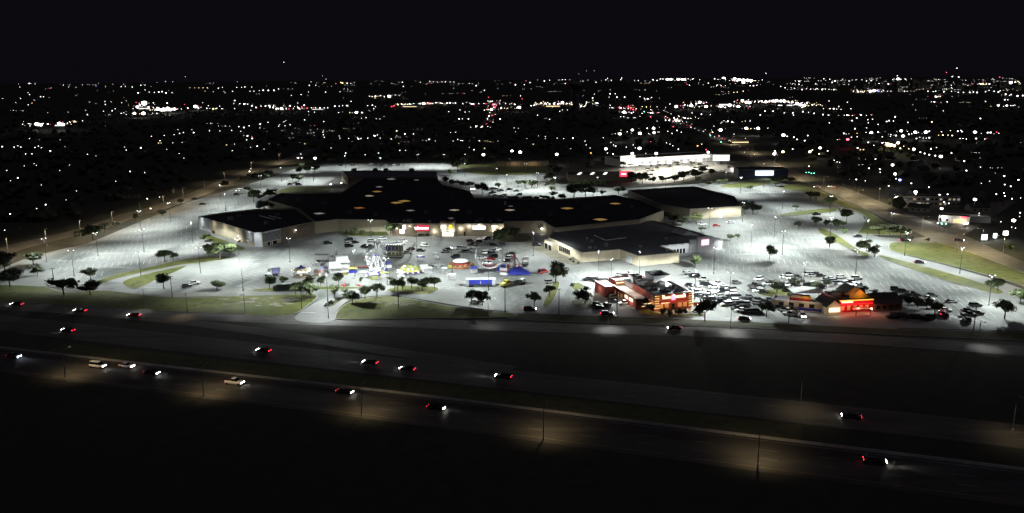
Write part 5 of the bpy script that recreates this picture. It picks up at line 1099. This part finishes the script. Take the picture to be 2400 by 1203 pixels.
TOWN = '''69,196,5 82,197,2 43,197,1 149,199,2 161,204,2 178,205,2 225,203,2b 248,203,2 230,213,1 267,214,1 284,203,3 294,203,2 290,198,2y 310,204,4 330,200,4 340,200,3 324,218,5 340,211,3 350,216,3 362,217,4 372,216,5 380,215,5 389,218,5 395,213,2 403,217,3 354,203,2 388,191,2 405,192,2 435,180,2 66,217,2 69,222,3 48,231,3 95,227,4 102,227,4 75,242,3o 66,246,3 37,241,2 6,231,2 80,235,2
210,240,2 225,243,2 247,245,4 246,238,3 260,239,2 285,241,3y 296,237,2 205,269,4 242,261,3 263,260,4 270,255,3 284,266,4 160,263,2 338,242,13 322,251,7 328,247,6 315,266,7 336,266,9 348,251,6 370,256,9 378,258,7 385,257,9 393,254,8 400,257,8 409,256,7 392,242,5 433,245,3r 440,254,5 458,250,9 465,254,5 475,241,2 500,255,6y 508,254,4y 520,255,4 488,248,3 550,236,5c 548,243,3 572,244,6 590,249,5 600,252,5 550,255,3 588,259,3
86,291,9 96,293,7 112,291,6 139,290,9 147,292,8 165,288,3y 175,285,6y 72,291,3 55,285,2 445,206,2y 456,206,2y 466,206,3y 476,206,3y 486,206,3y 512,207,4 521,205,3 555,205,3 566,205,3 574,204,4 590,204,3 480,214,2y 500,215,2 525,215,2 545,214,3 586,214,3 595,214,3
355,320,4 385,318,4 408,316,3 421,313,4 430,311,4 417,304,3 454,311,5 450,304,3 491,307,4 515,307,3 543,306,4 564,308,3 560,297,4 584,295,4 572,299,5 580,319,6 591,325,5 578,328,4 375,330,4 405,335,3 427,334,3 550,338,3 545,353,3 587,346,3 330,347,6 296,352,4 292,345,3 420,360,4 431,371,3 391,350,3 5,344,5 33,345,4 42,342,3 49,345,4 82,346,4 90,343,4 97,346,3 118,354,5 60,361,4 75,361,4 93,328,2 69,325,3 57,389,3 80,384,3 85,388,3 16,400,3 205,362,4 225,365,2 152,344,2 163,387,2 140,400,3 305,402,5 339,405,4 271,425,3 97,434,2 179,448,2 155,469,3 107,480,5 86,489,4 24,502,5 345,466,5 374,462,3 353,489,6y 11,540,2 42,417,5 25,424,2 588,396,3 585,402,6
665,146,3 756,178,2 764,186,2 725,200,4 740,200,3 803,195,6o 814,195,4 822,196,3 830,193,3 807,209,2 815,209,2 617,212,5 629,212,5 642,212,5 653,209,4 608,213,3 723,216,3 763,216,4 797,215,3 683,224,3 706,222,4 880,226,6 879,230,4y 912,226,8 918,196,2 921,196,2 943,193,4 945,203,4 985,193,3 1000,198,2 1007,191,4 1016,192,3 1025,193,3 1036,192,3 1044,192,4 1055,192,3 1064,192,3 1075,196,2 1085,196,2 1100,196,3 1107,197,2 1116,201,5 1135,212,4 1063,207,2 1038,220,2
602,253,4r 612,249,4 622,249,5 632,249,6 640,252,5 652,255,6 660,255,7 680,248,5 690,250,3 698,242,3 700,254,6 707,251,5r 713,247,5 720,254,5r 730,253,4 740,253,4 750,253,5 760,253,4 768,253,4 785,249,5c 795,249,4c 803,248,4c 813,248,5 823,238,4 835,264,7 848,264,5 737,263,3 723,262,3 803,263,2 862,248,4 873,247,5 880,250,4 876,255,4 918,250,5r 924,248,5r 932,245,6y 941,244,5y 950,244,4 960,244,5 970,243,4 985,243,6 993,243,7 1003,242,6r 1010,242,4r 1022,241,5 1036,243,4 1048,242,6 1055,242,6 1068,242,4 1085,244,4 1105,244,6 1111,246,4r 1122,243,4 1134,243,4 1145,228,4r 1150,238,6 1155,245,6r 1160,251,6r 1152,257,7 1148,264,4y 1146,272,5 1143,279,4 1141,290,3r 1175,253,6 1078,258,4 1090,263,4 1100,262,3 1052,262,4 1076,279,5 1084,279,4 1098,279,5 1130,297,6 1172,279,5 858,276,4 882,279,3 890,279,3 900,273,3 847,278,3 655,292,3 665,286,3 670,283,3 653,296,4 668,295,4 680,293,4 628,287,4 610,291,5 609,300,3 714,281,4 759,285,4 728,305,2 737,318,2 685,313,3 757,310,4 758,316,4 760,322,4 795,319,3 797,324,3 817,325,3 840,326,5 846,325,4 862,324,4 878,319,6 891,324,3 930,307,5y 930,318,3 917,326,4 949,314,5 969,314,4 1006,327,5 999,330,3 1020,331,3 1056,311,3 1068,310,3 1073,327,4 1080,330,4 1062,331,3 1084,330,4 1123,330,4 1100,346,2 1111,351,5 1133,363,8 1090,362,3 776,347,3 810,359,5 856,363,4 887,359,4 937,353,4 951,353,3 705,361,4 738,371,7 699,371,5 707,370,5 603,343,5 619,350,3 652,339,2 632,338,2
1219,357,9 1200,354,7 1305,362,8 1208,199,5 1229,199,4 1242,194,4 1260,188,2 1276,190,5 1288,188,4 1310,188,3 1318,187,4 1325,187,4 1335,187,2 1325,196,4 1365,190,2 1378,188,2 1397,193,4 1420,187,4 1424,184,4 1433,189,4 1455,187,4 1457,183,4 1487,189,3 1496,189,4 1530,187,5 1540,189,4 1548,185,4 1564,187,8 1572,187,8 1590,187,9 1600,187,9 1606,186,6 1610,198,4r 1616,200,4 1640,187,3 1660,195,4 1675,185,5 1696,184,9 1722,185,8 1732,188,10 1742,189,11 1752,189,10 1760,189,8 1742,194,7 1680,201,4 1690,201,4 1700,201,3 1758,201,4 1766,201,5 1774,200,4 1720,217,4y 1728,216,4y 1742,214,4y 1795,172,3 1356,173,2 1393,166,2 1375,166,2
1220,225,4 1224,232,4r 1206,245,6 1217,252,8 1245,248,5 1252,247,5 1268,242,6y 1278,243,6 1288,244,6 1298,243,6 1308,244,6 1318,240,7 1328,243,6 1340,245,5y 1347,244,6y 1362,249,6 1370,249,4 1312,261,4 1318,258,4 1330,258,3 1295,251,4y 1260,270,4 1288,280,4 1393,221,3 1430,220,5 1442,220,4 1446,228,5 1464,228,5 1427,228,3 1500,227,4 1518,232,6 1389,230,5 1390,236,3 1400,242,6 1375,240,5 1434,253,4 1430,247,4 1455,253,6 1463,263,8 1473,249,5r 1480,253,6r 1484,257,6r 1490,258,4r 1480,265,5 1505,266,4 1510,262,5g 1525,265,6 1530,266,4 1525,274,5r 1455,274,4 1462,274,4 1500,273,3 1505,250,4y 1515,251,4y 1525,251,3y 1540,251,3
1570,244,4 1585,250,8 1595,248,4r 1605,246,5 1612,248,4 1620,248,8 1632,243,6 1640,240,8 1655,250,8 1690,249,8 1700,252,5 1710,247,9 1730,250,7 1740,236,7 1750,240,8 1757,241,7 1770,238,5 1785,237,6 1795,239,7 1580,277,6 1585,282,7 1592,284,6 1605,277,6 1560,282,5 1567,282,4 1540,284,3 1578,297,5r 1587,306,5 1597,310,4 1644,268,5 1665,269,3 1622,265,4 1630,275,3 1706,284,5 1716,286,6 1747,284,3 1758,284,4 1782,270,5 1793,261,5 1453,314,8 1482,305,7 1470,309,4 1500,313,9 1517,301,5 1532,301,7 1533,311,7 1565,308,4 1575,313,4 1689,305,9 1749,301,8 1777,301,8 1343,324,5 1371,331,4 1374,340,4 1383,347,4 1385,359,5o 1414,323,4 1420,349,8 1432,334,3 1438,340,4 1443,343,5 1437,361,6 1424,359,4 1468,345,4 1484,340,4 1489,347,4 1499,348,9 1482,360,8 1513,360,3 1538,360,8 1338,349,3 1306,324,3 1321,325,3 1262,319,3 1278,320,3 1278,325,3 1235,325,3 1205,300,3 1215,301,3 1208,309,3 1525,332,4r 1562,335,4 1570,338,4 1577,342,4 1590,350,5 1665,318,5g 1690,333,5g 1670,310,5y 1660,357,7 1655,351,5r 1635,342,6o 1645,338,4y
1803,238,6 1812,237,7 1820,236,8 1830,237,7 1838,237,7 1848,239,6 1858,240,6 1868,243,8 1876,246,8 1884,248,8 1880,252,5y 1904,246,6y 1891,242,6 1826,247,4 1812,261,5 1838,265,4 1858,265,5 1882,262,5 1895,264,4 1908,266,5 1860,270,4 1930,255,3 1945,255,4 1954,255,6 1943,237,4 1966,250,4 1986,240,4 1873,191,5 1873,198,4 1830,203,4 1880,210,5 1840,206,4 1862,208,3 1890,209,3 1900,209,3 1915,208,4 1927,210,6 1935,209,3 1912,197,4 1931,185,4 1945,186,4 1950,193,4 1957,190,5 1975,186,3 1990,190,4 2020,187,3 2031,190,4 2042,189,4 2060,196,4 2082,197,5 2105,186,8 2103,178,4 2011,215,6 2017,215,4 2040,214,7 2048,213,7 2060,214,5b 2080,214,3 2088,214,3 2120,214,4 2126,214,3 2175,214,4 2187,215,4 2193,214,4 2212,215,5 2230,214,3 2246,217,4 2258,217,4 2273,217,5 2281,216,4 2290,217,5 2310,215,4 2318,212,3 2330,214,4 2340,216,5 2344,213,3 2357,221,5 2370,222,4 2385,225,6 2397,224,5 2193,227,6 2299,197,6y 2304,197,5y 2319,197,5 2369,194,7 2232,180,5 2247,181,5 2243,160,4 2218,170,4r 2343,181,4r 2230,200,3 2230,206,3 2190,239,5 2183,239,3 2220,239,4 2340,248,6 2360,248,6 2310,238,4 2355,234,5 2362,234,4
1986,270,6 2018,270,6 2008,277,5 1997,283,5 1929,269,5 1941,270,4 1944,288,4 2034,281,4 2045,280,4 2035,288,4 2058,292,4 2031,300,3 2004,302,5 2078,285,5 2084,283,5 2094,284,4 2098,274,5 2128,287,4 2184,286,5y 2298,278,5 2211,260,3 2042,311,7 2058,310,6 2112,307,7 2145,310,7 2170,310,8 2178,308,5 2088,316,4 2100,318,6 2117,319,7 2130,315,5 2137,314,4 2245,308,6 2252,306,4 2285,310,7 2315,311,6 2322,311,6 2336,310,4r 2200,317,4o 2210,317,5y 2222,317,4y 2232,318,5y 2178,323,6 2148,325,5 2288,325,6 2250,325,4 2257,325,4 2265,326,4 1987,327,7r 1978,313,6 1996,322,4 2009,321,4 2035,334,5 2048,341,4 2068,335,6 2080,338,8y 2088,340,9y 2096,342,7y 2105,335,7 2110,348,6y 2118,343,4y 2130,349,4y 2142,350,7 2157,357,6 2167,360,6 2178,363,6 2192,365,6 2205,367,8 2182,349,6 2195,346,4 2230,359,5 2260,378,6 2298,392,4 2265,400,6 2354,413,6 1836,317,9 1845,320,5 1861,322,5 1868,327,5 1886,330,5 1893,318,5 1815,361,8 1816,354,6 1835,356,7y 1858,350,5 1898,356,7y 1904,352,5y 1922,347,7 1940,354,5 1920,361,6y 1896,390,5 2010,347,6 2052,373,5 2037,395,6 2062,397,5 2092,387,7 2098,408,7 1962,380,4 1955,376,4 1968,381,4 2063,404,4 2100,419,5 2109,422,7b 2083,436,5 2136,430,5 2007,421,6 2028,424,4 2177,439,5 2146,450,8 2146,456,5 2202,457,6 2221,456,6 2285,468,8 2213,474,6 2224,477,5 2207,489,7 2376,517,9 2335,455,5 2353,453,5 2355,460,5 2372,466,5 2391,499,5 2392,464,4 2390,508,3 2387,422,6 2355,433,5 2369,437,5 2300,430,3 2320,425,3 2371,533,4 2380,535,3 2346,520,4 2295,500,4 2294,505,4'''
items = []
for t in TOWN.split():
    a, b, c = t.split(','); k = 'w'
    if c[-1].isalpha(): c, k = c[:-1], c[-1]
    items.append((float(a), float(b), float(c), k))
def town_pos(px, py, h):
    """ground position of a light at height h; lights above the skyline hang on tall masts or hills far away"""
    hz = 193.5-px*(8.5/1200.0)
    if py < hz+2.0:
        d = 14000.0; r = CAMROT @ Vector((px-1200.0, 601.5-py, -FPX)); t = d/r.y; return Vector((r.x*t, d, CAMH+r.z*t))
    return at(px, py, h)
idx = sorted(range(len(items)), key=lambda i: -items[i][2]*(1 if items[i][1] > 228 else .01))[:300]
single = set(idx); farm = {k: MB() for k in LC}; rr = random.Random(5)
for i, (px, py, s, k) in enumerate(items):
    hgt_ = 9.0 if s < 7 else 11.0; p = town_pos(px, py, hgt_); d = dist(p)/FPX; rad = max(.16, .5*d*s*(.30 if s < 5 else (.38 if s < 7 else .78)))
    if i in single:
        o = empty('street_lamp', (p.x, p.y, 0)); c_ = {'w':'white','y':'warm yellow','r':'red','g':'green','b':'blue','o':'orange','c':'cool white'}[k]
        z = zone(px, py); b_ = 'large ' if s >= 7 else ('' if s >= 5 else 'small ')
        reg(o, f'{b_}{c_} light glowing {z}', 'light', f'{b_}{c_} lights {z}')
        q = mobj('pole', POLEM, o); q.scale = (1, 1, p.z); g = mobj('globe', GLM[k], o, (0, 0, p.z)); g.scale = (rad*1.15, rad*1.15, rad*.9)
        if s >= 7 and 300 < py < 470: point(o, (0, 0, p.z-rad-.6), 1100, LC[k], .3)
    else:
        farm[k].add([(p.x+v[0]*rad*1.1, p.y+v[1]*rad, p.z+v[2]*rad*.9) for v in ICO.v], ICO.f)
# small shop and car lights crowded round the brightest places
for (px, py, s, k) in items:
    if s < 6 or py > 340: continue
    for _ in range(7 if py < 300 else 3):
        x_, y_ = px+rr.gauss(0, 16), py+rr.gauss(0, 1.5)
        if y_ < 194-x_*(8.5/1200.)+2.0: continue
        p = at(x_, y_, 6.0); rad = .5*dist(p)/FPX*rr.uniform(1.0, 3.4)*.34; kk = rr.choices((k,'w','y','r','o'), (4,6,3,.5,.5))[0]
        farm[kk].add([(p.x+v[0]*rad*1.5, p.y+v[1]*rad, p.z+v[2]*rad*.8) for v in ICO.v], ICO.f)
# lamps and traffic strung along the boulevard and the avenue as they run to the horizon
for (line, n_) in ((right_l[-36:], 2), (far_rl, 8)):
    for a_, b_ in zip(line[:-1], line[1:]):
        for j in range(n_):
            t = rr.random(); c_ = Vector(a_[:2]).lerp(Vector(b_[:2]), t); px_, py_ = proj((c_.x, c_.y, 0))
            if py_ > 395 or py_ < 215: continue
            o_ = rr.choice((-13,-5,-3,3,5,13)); kk = ('r' if o_ > 0 else 'w') if abs(o_) < 9 else rr.choice('wwy')
            p = Vector((c_.x+o_, c_.y, .8 if abs(o_) < 9 else 9)); rad = .5*dist(p)/FPX*rr.uniform(1.2, 3.2)*.34
            farm[kk].add([(p.x+v[0]*rad, p.y+v[1]*rad, p.z+v[2]*rad) for v in ICO.v], ICO.f)
# the faint remainder: pin-prick lights strung along streets out to the horizon
for n_, (x0, x1, y0, y1, s0, s1) in ((130,(0,2400,188,200,.5,1.5)),(70,(0,2400,198,225,.5,1.5)),(36,(0,2400,228,262,.5,1.5)),(18,(0,2400,262,300,.5,1.5)),(34,(600,1150,300,335,.6,1.6)),(14,(1950,2400,330,420,.6,1.7)),(110,(1850,2400,183,214,.6,1.8))):
    for _ in range(n_):
        px, py = rr.uniform(x0, x1), rr.uniform(y0, y1)
        m_ = 1 if rr.random() < .6 else rr.randint(2, 5)
        for j in range(m_):
            x_, y_ = px+j*rr.uniform(3, 9), py+rr.uniform(-.7, .7)
            if y_ < 194-x_*(8.5/1200.)+2.2: continue
            p = at(x_, y_, 8.0); rad = .5*dist(p)/FPX*rr.uniform(s0, s1)*.38; k = rr.choices(('w','y','c','o','r'), (10,2.4,2,.5,.4))[0]
            farm[k].add([(p.x+v[0]*rad, p.y+v[1]*rad, p.z+v[2]*rad) for v in ICO.v], ICO.f)
for k, mb in farm.items():
    if mb.v:
        o = mb.build('distant_city_lights', M['t_'+k]); tag(o, {'w':'white','y':'yellow','r':'red','g':'green','b':'blue','o':'orange','c':'bluish white'}[k]+' pin-prick lights of the distant city', 'city lights', kind='stuff')

# lit and dark buildings among the lights
def town_building(px, py, w, d, h, label, wm='wallg', rm='roof', front=None, win=0, rz=0.0, cat='building', fz=(.15,.85), name='town_building'):
    p = at(px, py, .02); o = empty(name, p, rz); reg(o, label, cat)
    block(o, rect(-w/2, 0, w/2, d), h, M[wm], M[rm], .4)
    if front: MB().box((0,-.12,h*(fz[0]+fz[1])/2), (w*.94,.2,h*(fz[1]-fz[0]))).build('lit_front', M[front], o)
    if win:
        nf = max(1, int(h//3.2))
        for f in range(nf):
            for i in range(win):
                lit = rr.random() < .45; x = -w/2+w*(i+.5)/win
                q = MB().box((x,-.06,1.7+f*3.1), (min(1.6, w/win*.55),.1,1.3)).build('window', M['d_y'] if lit and rr.random() < .4 else (M['d_w'] if lit else M['dark']), o)
    return o
# bright strip centre behind the back lot
sc = [(1450,392),(1488,386),(1500,380),(1668,377)]
pa, pb = at(1452, 391), at(1668, 378)
st = empty('strip_mall', (pa.x, pa.y, .05), math.atan2(pb.y-pa.y, pb.x-pa.x)); tag(st, 'long white floodlit strip mall behind the back lot', 'strip mall')
Ls = (pb-pa).length
block(st, rect(0,0,Ls,28), 7.5, M['white'], M['roof'], .5); block(st, rect(0,-1.5,17,-.05), 10.5, M['white'], M['white'], .4, 'tower_wall')
MB().box((Ls/2+9,-1.2,3.6), (Ls-20,2.2,.4)).build('canopy', M['white'], st); MB().box((Ls/2+9,-.2,5.6), (Ls-24,.2,1.2)).build('lit_fascia', M['f_w'], st)
for i in range(9): MB().box((22+i*(Ls-28)/9,-.1,1.6), (5.0,.12,2.6)).build('shop_window', M['f_w'], st); MB().tube((20+i*(Ls-28)/9,-2.1,0), (20+i*(Ls-28)/9,-2.1,3.5), .25, .25, 8).build('column', M['white'], st)
for i in range(9): point(st, (5+i*(Ls-8)/8.5,-7,6.5), 2600, (1,.93,.80), .4)
point(st, (8,-9,5), 5000, (1,.96,.9), .5)
sl = MB().sheet(gp([(1448,396),(1500,384),(1690,379),(1725,392),(1700,402),(1640,412),(1570,430),(1500,433),(1474,412)]), .07).build('shopping_centre_lot', M['lot']); tag(sl, kind='structure')
lamp_sc = [(1540,400),(1600,396),(1530,418),(1650,392),(1490,404),(1575,412)]
for px, py in lamp_sc:
    o = empty('parking_lot_lamp', at(px, py, .07)); reg(o, 'lamp post on the lot of the floodlit strip mall', 'lamp post', 'strip mall lamps')
    for n in ('pole', 'base', 'arm'): mobj(n, LM[n], o)
    lamp_point(o, (0,0,11.3), 15000, (1,.90,.74))
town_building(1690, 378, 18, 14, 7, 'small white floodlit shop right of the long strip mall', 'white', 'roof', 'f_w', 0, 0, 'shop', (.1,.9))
cb = town_building(1732, 404, 20, 10, 4.2, 'low pale canopy shop with three ceiling lamps near the boulevard', 'white', 'greyw', None, 0, -.05, 'shop')
for x in (-7,-3,1,5): MB().lathe([(.1,0),(.45,.2),(.1,.5)], 8, (x,-.6,2.8)).build('lamp', M['e_lens_w'], cb); point(cb, (-3,-3,3.2), 500, (1,.92,.8))
bs = town_building(1788, 419, 42, 18, 8.0, 'dark navy store with a broad white lit sign near the boulevard', 'navy', 'roof', None, 0, -.04, 'store')
MB().box((1,-.15,4.8), (15.5,.25,4.2)).build('lit_sign', M['f_c'], bs); point(bs, (1,-6,3.5), 900, (.75,.85,1))
ds = town_building(1412, 425, 58, 24, 5.5, 'dark store with red lit sign and rows of white roof lights', 'brown', 'roof', None, 0, 0, 'store')
MB().box((19,-.2,6.0), (9,.3,4.4)).build('red_sign', M['f_r'], ds); MB().box((19,-.4,6.0), (6.5,.2,1.2)).build('sign_text', M['f_w'], ds)
for i, x in enumerate((-20,-9,2)):
    for j in range(4): MB().box((x+j*1.0,4+j*4.2,5.35), (2.4,1.5,.35)).build('roof_light', M['f_w'], ds)
# right-hand side: apartments, service shop, lit pylon signs, traffic signals
ap = town_building(2183, 484, 36, 10, 6.8, 'long two-storey apartment block with dim windows beyond the boulevard', 'wallg', 'shingle', None, 13, -.12, 'apartment block')
gs = town_building(2235, 524, 16, 9, 4.6, 'corner shop with warm glowing windows beyond the boulevard crossing', 'white', 'roof', None, 9, -.55, 'shop'); point(gs, (-6,-3,3.4), 900, (1,.97,.9)); point(gs, (-13,0,4), 1800, (1,.97,.9)); point(gs, (4,-3,3), 500, (1,.85,.6))
MB().box((5,-.4,4.2), (3,.3,.7)).build('red_sign', M['f_r'], gs); MB().box((3,-.15,1.6), (7,.1,2.2)).build('shop_window', em('warm_shop_glass', (1,.85,.45), .6), gs)
ca = town_building(2285, 522, 16, 8, 3.6, 'pale flat canopy building right of the corner shop', 'white', 'white', None, 0, -.3, 'shop'); point(ca, (-9,-2,3), 700, (1,.97,.92))
def pylon(px, py, w, h, z, m, label):
    o = empty('pylon_sign', at(px, py, .02)); reg(o, label, 'sign'); MB().box((0,0,z+h/2), (w,.5,h)).build('lit_panel', M[m], o); MB().box((0,0,z/2), (.5,.4,z)).build('post', M['darksteel'], o); point(o, (0,-1.6,z+h/2), 420, (1,1,1)); return o
pylon(2150, 494, 3.4, 3.8, 1.2, 'f_w', 'square white lit pylon sign before the apartment block'); pylon(2306, 566, 2.9, 2.9, .8, 'f_c', 'square white lit pylon sign at the dark lot on the right'); pylon(2331, 562, 1.8, 2.4, 1.0, 'f_c', 'narrow lit price sign between two bright signs'); pylon(2262, 533, 3.2, 1.1, 1.8, 'f_w', 'tilted white lit sign before the corner shop')
o = pylon(2355, 562, 2.6, 2.2, 2.5, 'f_w', 'bright glowing canopy light at the dark lot on the right')
yt = at(2366, 588); o = mobj('shrub', BV['light'][0], None, yt, 1.0); o.scale = (5.5,5,5); reg(o, 'yellow-green lit shrub at the dark lot on the right', 'shrub'); point(o, (.1,-.6,1.1), 420, (.95,1,.35))
def signal(px, py, c, label):
    o = empty('traffic_signal', at(px, py, 0)); reg(o, label, 'traffic light'); MB().tube((0,0,0), (0,0,6.4), .12, .1, 6).build('pole', M['darksteel'], o); MB().tube((0,0,6.2), (-5,-1,6.4), .08, .06, 5).build('mast_arm', M['darksteel'], o)
    for x in (-4.6,-2.2): h = MB().box((x,-.9*(-x/5),6.0), (.4,.4,1.1)).build('signal_head', M['darksteel'], o); MB().box((x,-.9*(-x/5)-.24,5.75), (.5,.12,.5)).build('lens', M['t_'+c], h)
for px, py, c in ((2222,548,'g'),(2212,546,'w'),(1912,422,'g'),(1900,420,'g')): signal(px, py, c, 'traffic signal on a mast arm at the boulevard crossing')
# ornate lit wall behind the back lot
ow = town_building(1225, 389, 52, 8, 4.0, 'dim tan building with columns behind the green strip of the back lot', 'tan', 'shingle', None, 0, 0, 'building')
for i in range(12): MB().tube((-24+i*4.2,-.8,0), (-24+i*4.2,-.8,3.8), .25, .2, 6).build('column', M['cream'], ow)
point(ow, (-8,-5,3), 420, (1,.66,.4)); point(ow, (10,-5,3), 420, (1,.66,.4))
# downtown blocks on the skyline at the right
for px, py, w, h, win in ((1880,211,70,20,9),(1950,209,60,34,7),(2035,209,80,26,9),(2070,209,40,34,5),(2105,206,26,56,3),(2155,206,110,62,8),(2165,209,90,30,8),(2200,208,60,24,6),(2250,209,44,32,4),(2298,206,50,24,4),(2350,207,50,44,4),(2385,212,44,24,4),(1735,203,90,16,9),(1590,200,80,14,8)):
    town_building(px, py, w, 30, h, 'lit city block on the right-hand skyline', 'wallg', 'roof', None, win, 0, 'city block', name='city_block')
# floodlit row of shops in the far town and houses in the dark
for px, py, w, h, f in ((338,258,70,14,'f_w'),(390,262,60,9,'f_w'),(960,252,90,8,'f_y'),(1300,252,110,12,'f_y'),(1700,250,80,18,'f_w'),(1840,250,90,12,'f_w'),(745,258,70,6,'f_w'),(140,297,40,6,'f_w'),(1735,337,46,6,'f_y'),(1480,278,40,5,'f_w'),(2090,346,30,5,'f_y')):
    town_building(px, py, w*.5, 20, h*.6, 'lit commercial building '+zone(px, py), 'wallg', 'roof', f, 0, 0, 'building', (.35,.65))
hm = {}
def house(px, py, rz):
    p = at(px, py, .02); o = empty('house', p, rz); reg(o, 'small dark gabled house '+zone(px, py), 'house')
    gable(o, 'house', -6, 6, 0, 8, 0, 2.8, 5.0, M['wallg'], M['shingle'], 'x')
    for x in (-3.5, 0, 3.5): MB().box((x,-.06,1.5), (1.3,.1,1.1)).build('window', M['f_y'] if rr.random() < .10 else M['dark'], o)
for _ in range(56):
    z = rr.choice(((20,430,360,470),(2090,2390,400,500),(700,1350,318,352),(1950,2380,335,400),(30,560,310,350)))
    px, py = rr.uniform(z[0], z[1]), rr.uniform(z[2], z[3])
    if py > 440-.24*px+150 and px < 600: continue
    if not pip(px, py, LOT_PX) and not (px > 1700 and abs((px-1880)*.46+416-py) < 22): house(px, py, rr.uniform(-.6, .6))
# water tower
wt = empty('water_tower', at(1350, 262, 0)); tag(wt, 'tall pale water tower with flared bowl standing dark above the far town', 'water tower')
MB().lathe([(9.5,0),(8.6,8),(8.4,52),(9.5,57)], 24).build('stem', M['towerc'], wt); MB().lathe([(9.5,57),(15.5,65),(16.2,70),(15.0,74),(8,76.5),(1,77.3)], 28).build('bowl', M['towerc'], wt)
# leafy town: a wood of low crowns, unlit
tw = MB()
for _ in range(2300):
    px, py = rr.uniform(-80, 2480), rr.choice((rr.uniform(236, 300), rr.uniform(290, 380), rr.uniform(350, 520)))
    if pip(px, py+5, LOT_PX) or pip(px, py-4, LOT_PX) or pip(px+25, py, LOT_PX) or pip(px-25, py, LOT_PX): continue
    if py > 395 and 430 < px < 1880: continue
    if px < 760 and py > 574-.33*px: continue
    if px > 1500 and abs((px-1880)*.50+416-py) < 34: continue
    if 1430 < px < 1850 and py > 352: continue
    if px > 2120 and 440 < py: continue
    p = at(px, py, 0); s = rr.uniform(3.0, 5.5); h = rr.uniform(.7, 1.0)
    tw.add([(p.x+v[0]*s*rr.uniform(.8,1.25), p.y+v[1]*s*rr.uniform(.8,1.25), max(0, s*h*.9+v[2]*s*h*rr.uniform(.7,1.1))) for v in ICO.v], ICO.f)
o = tw.build('wooded_town', M['leaf3']); tag(o, 'dark mass of tree crowns between the lights of the town', 'wood', kind='stuff')
finish_labels()
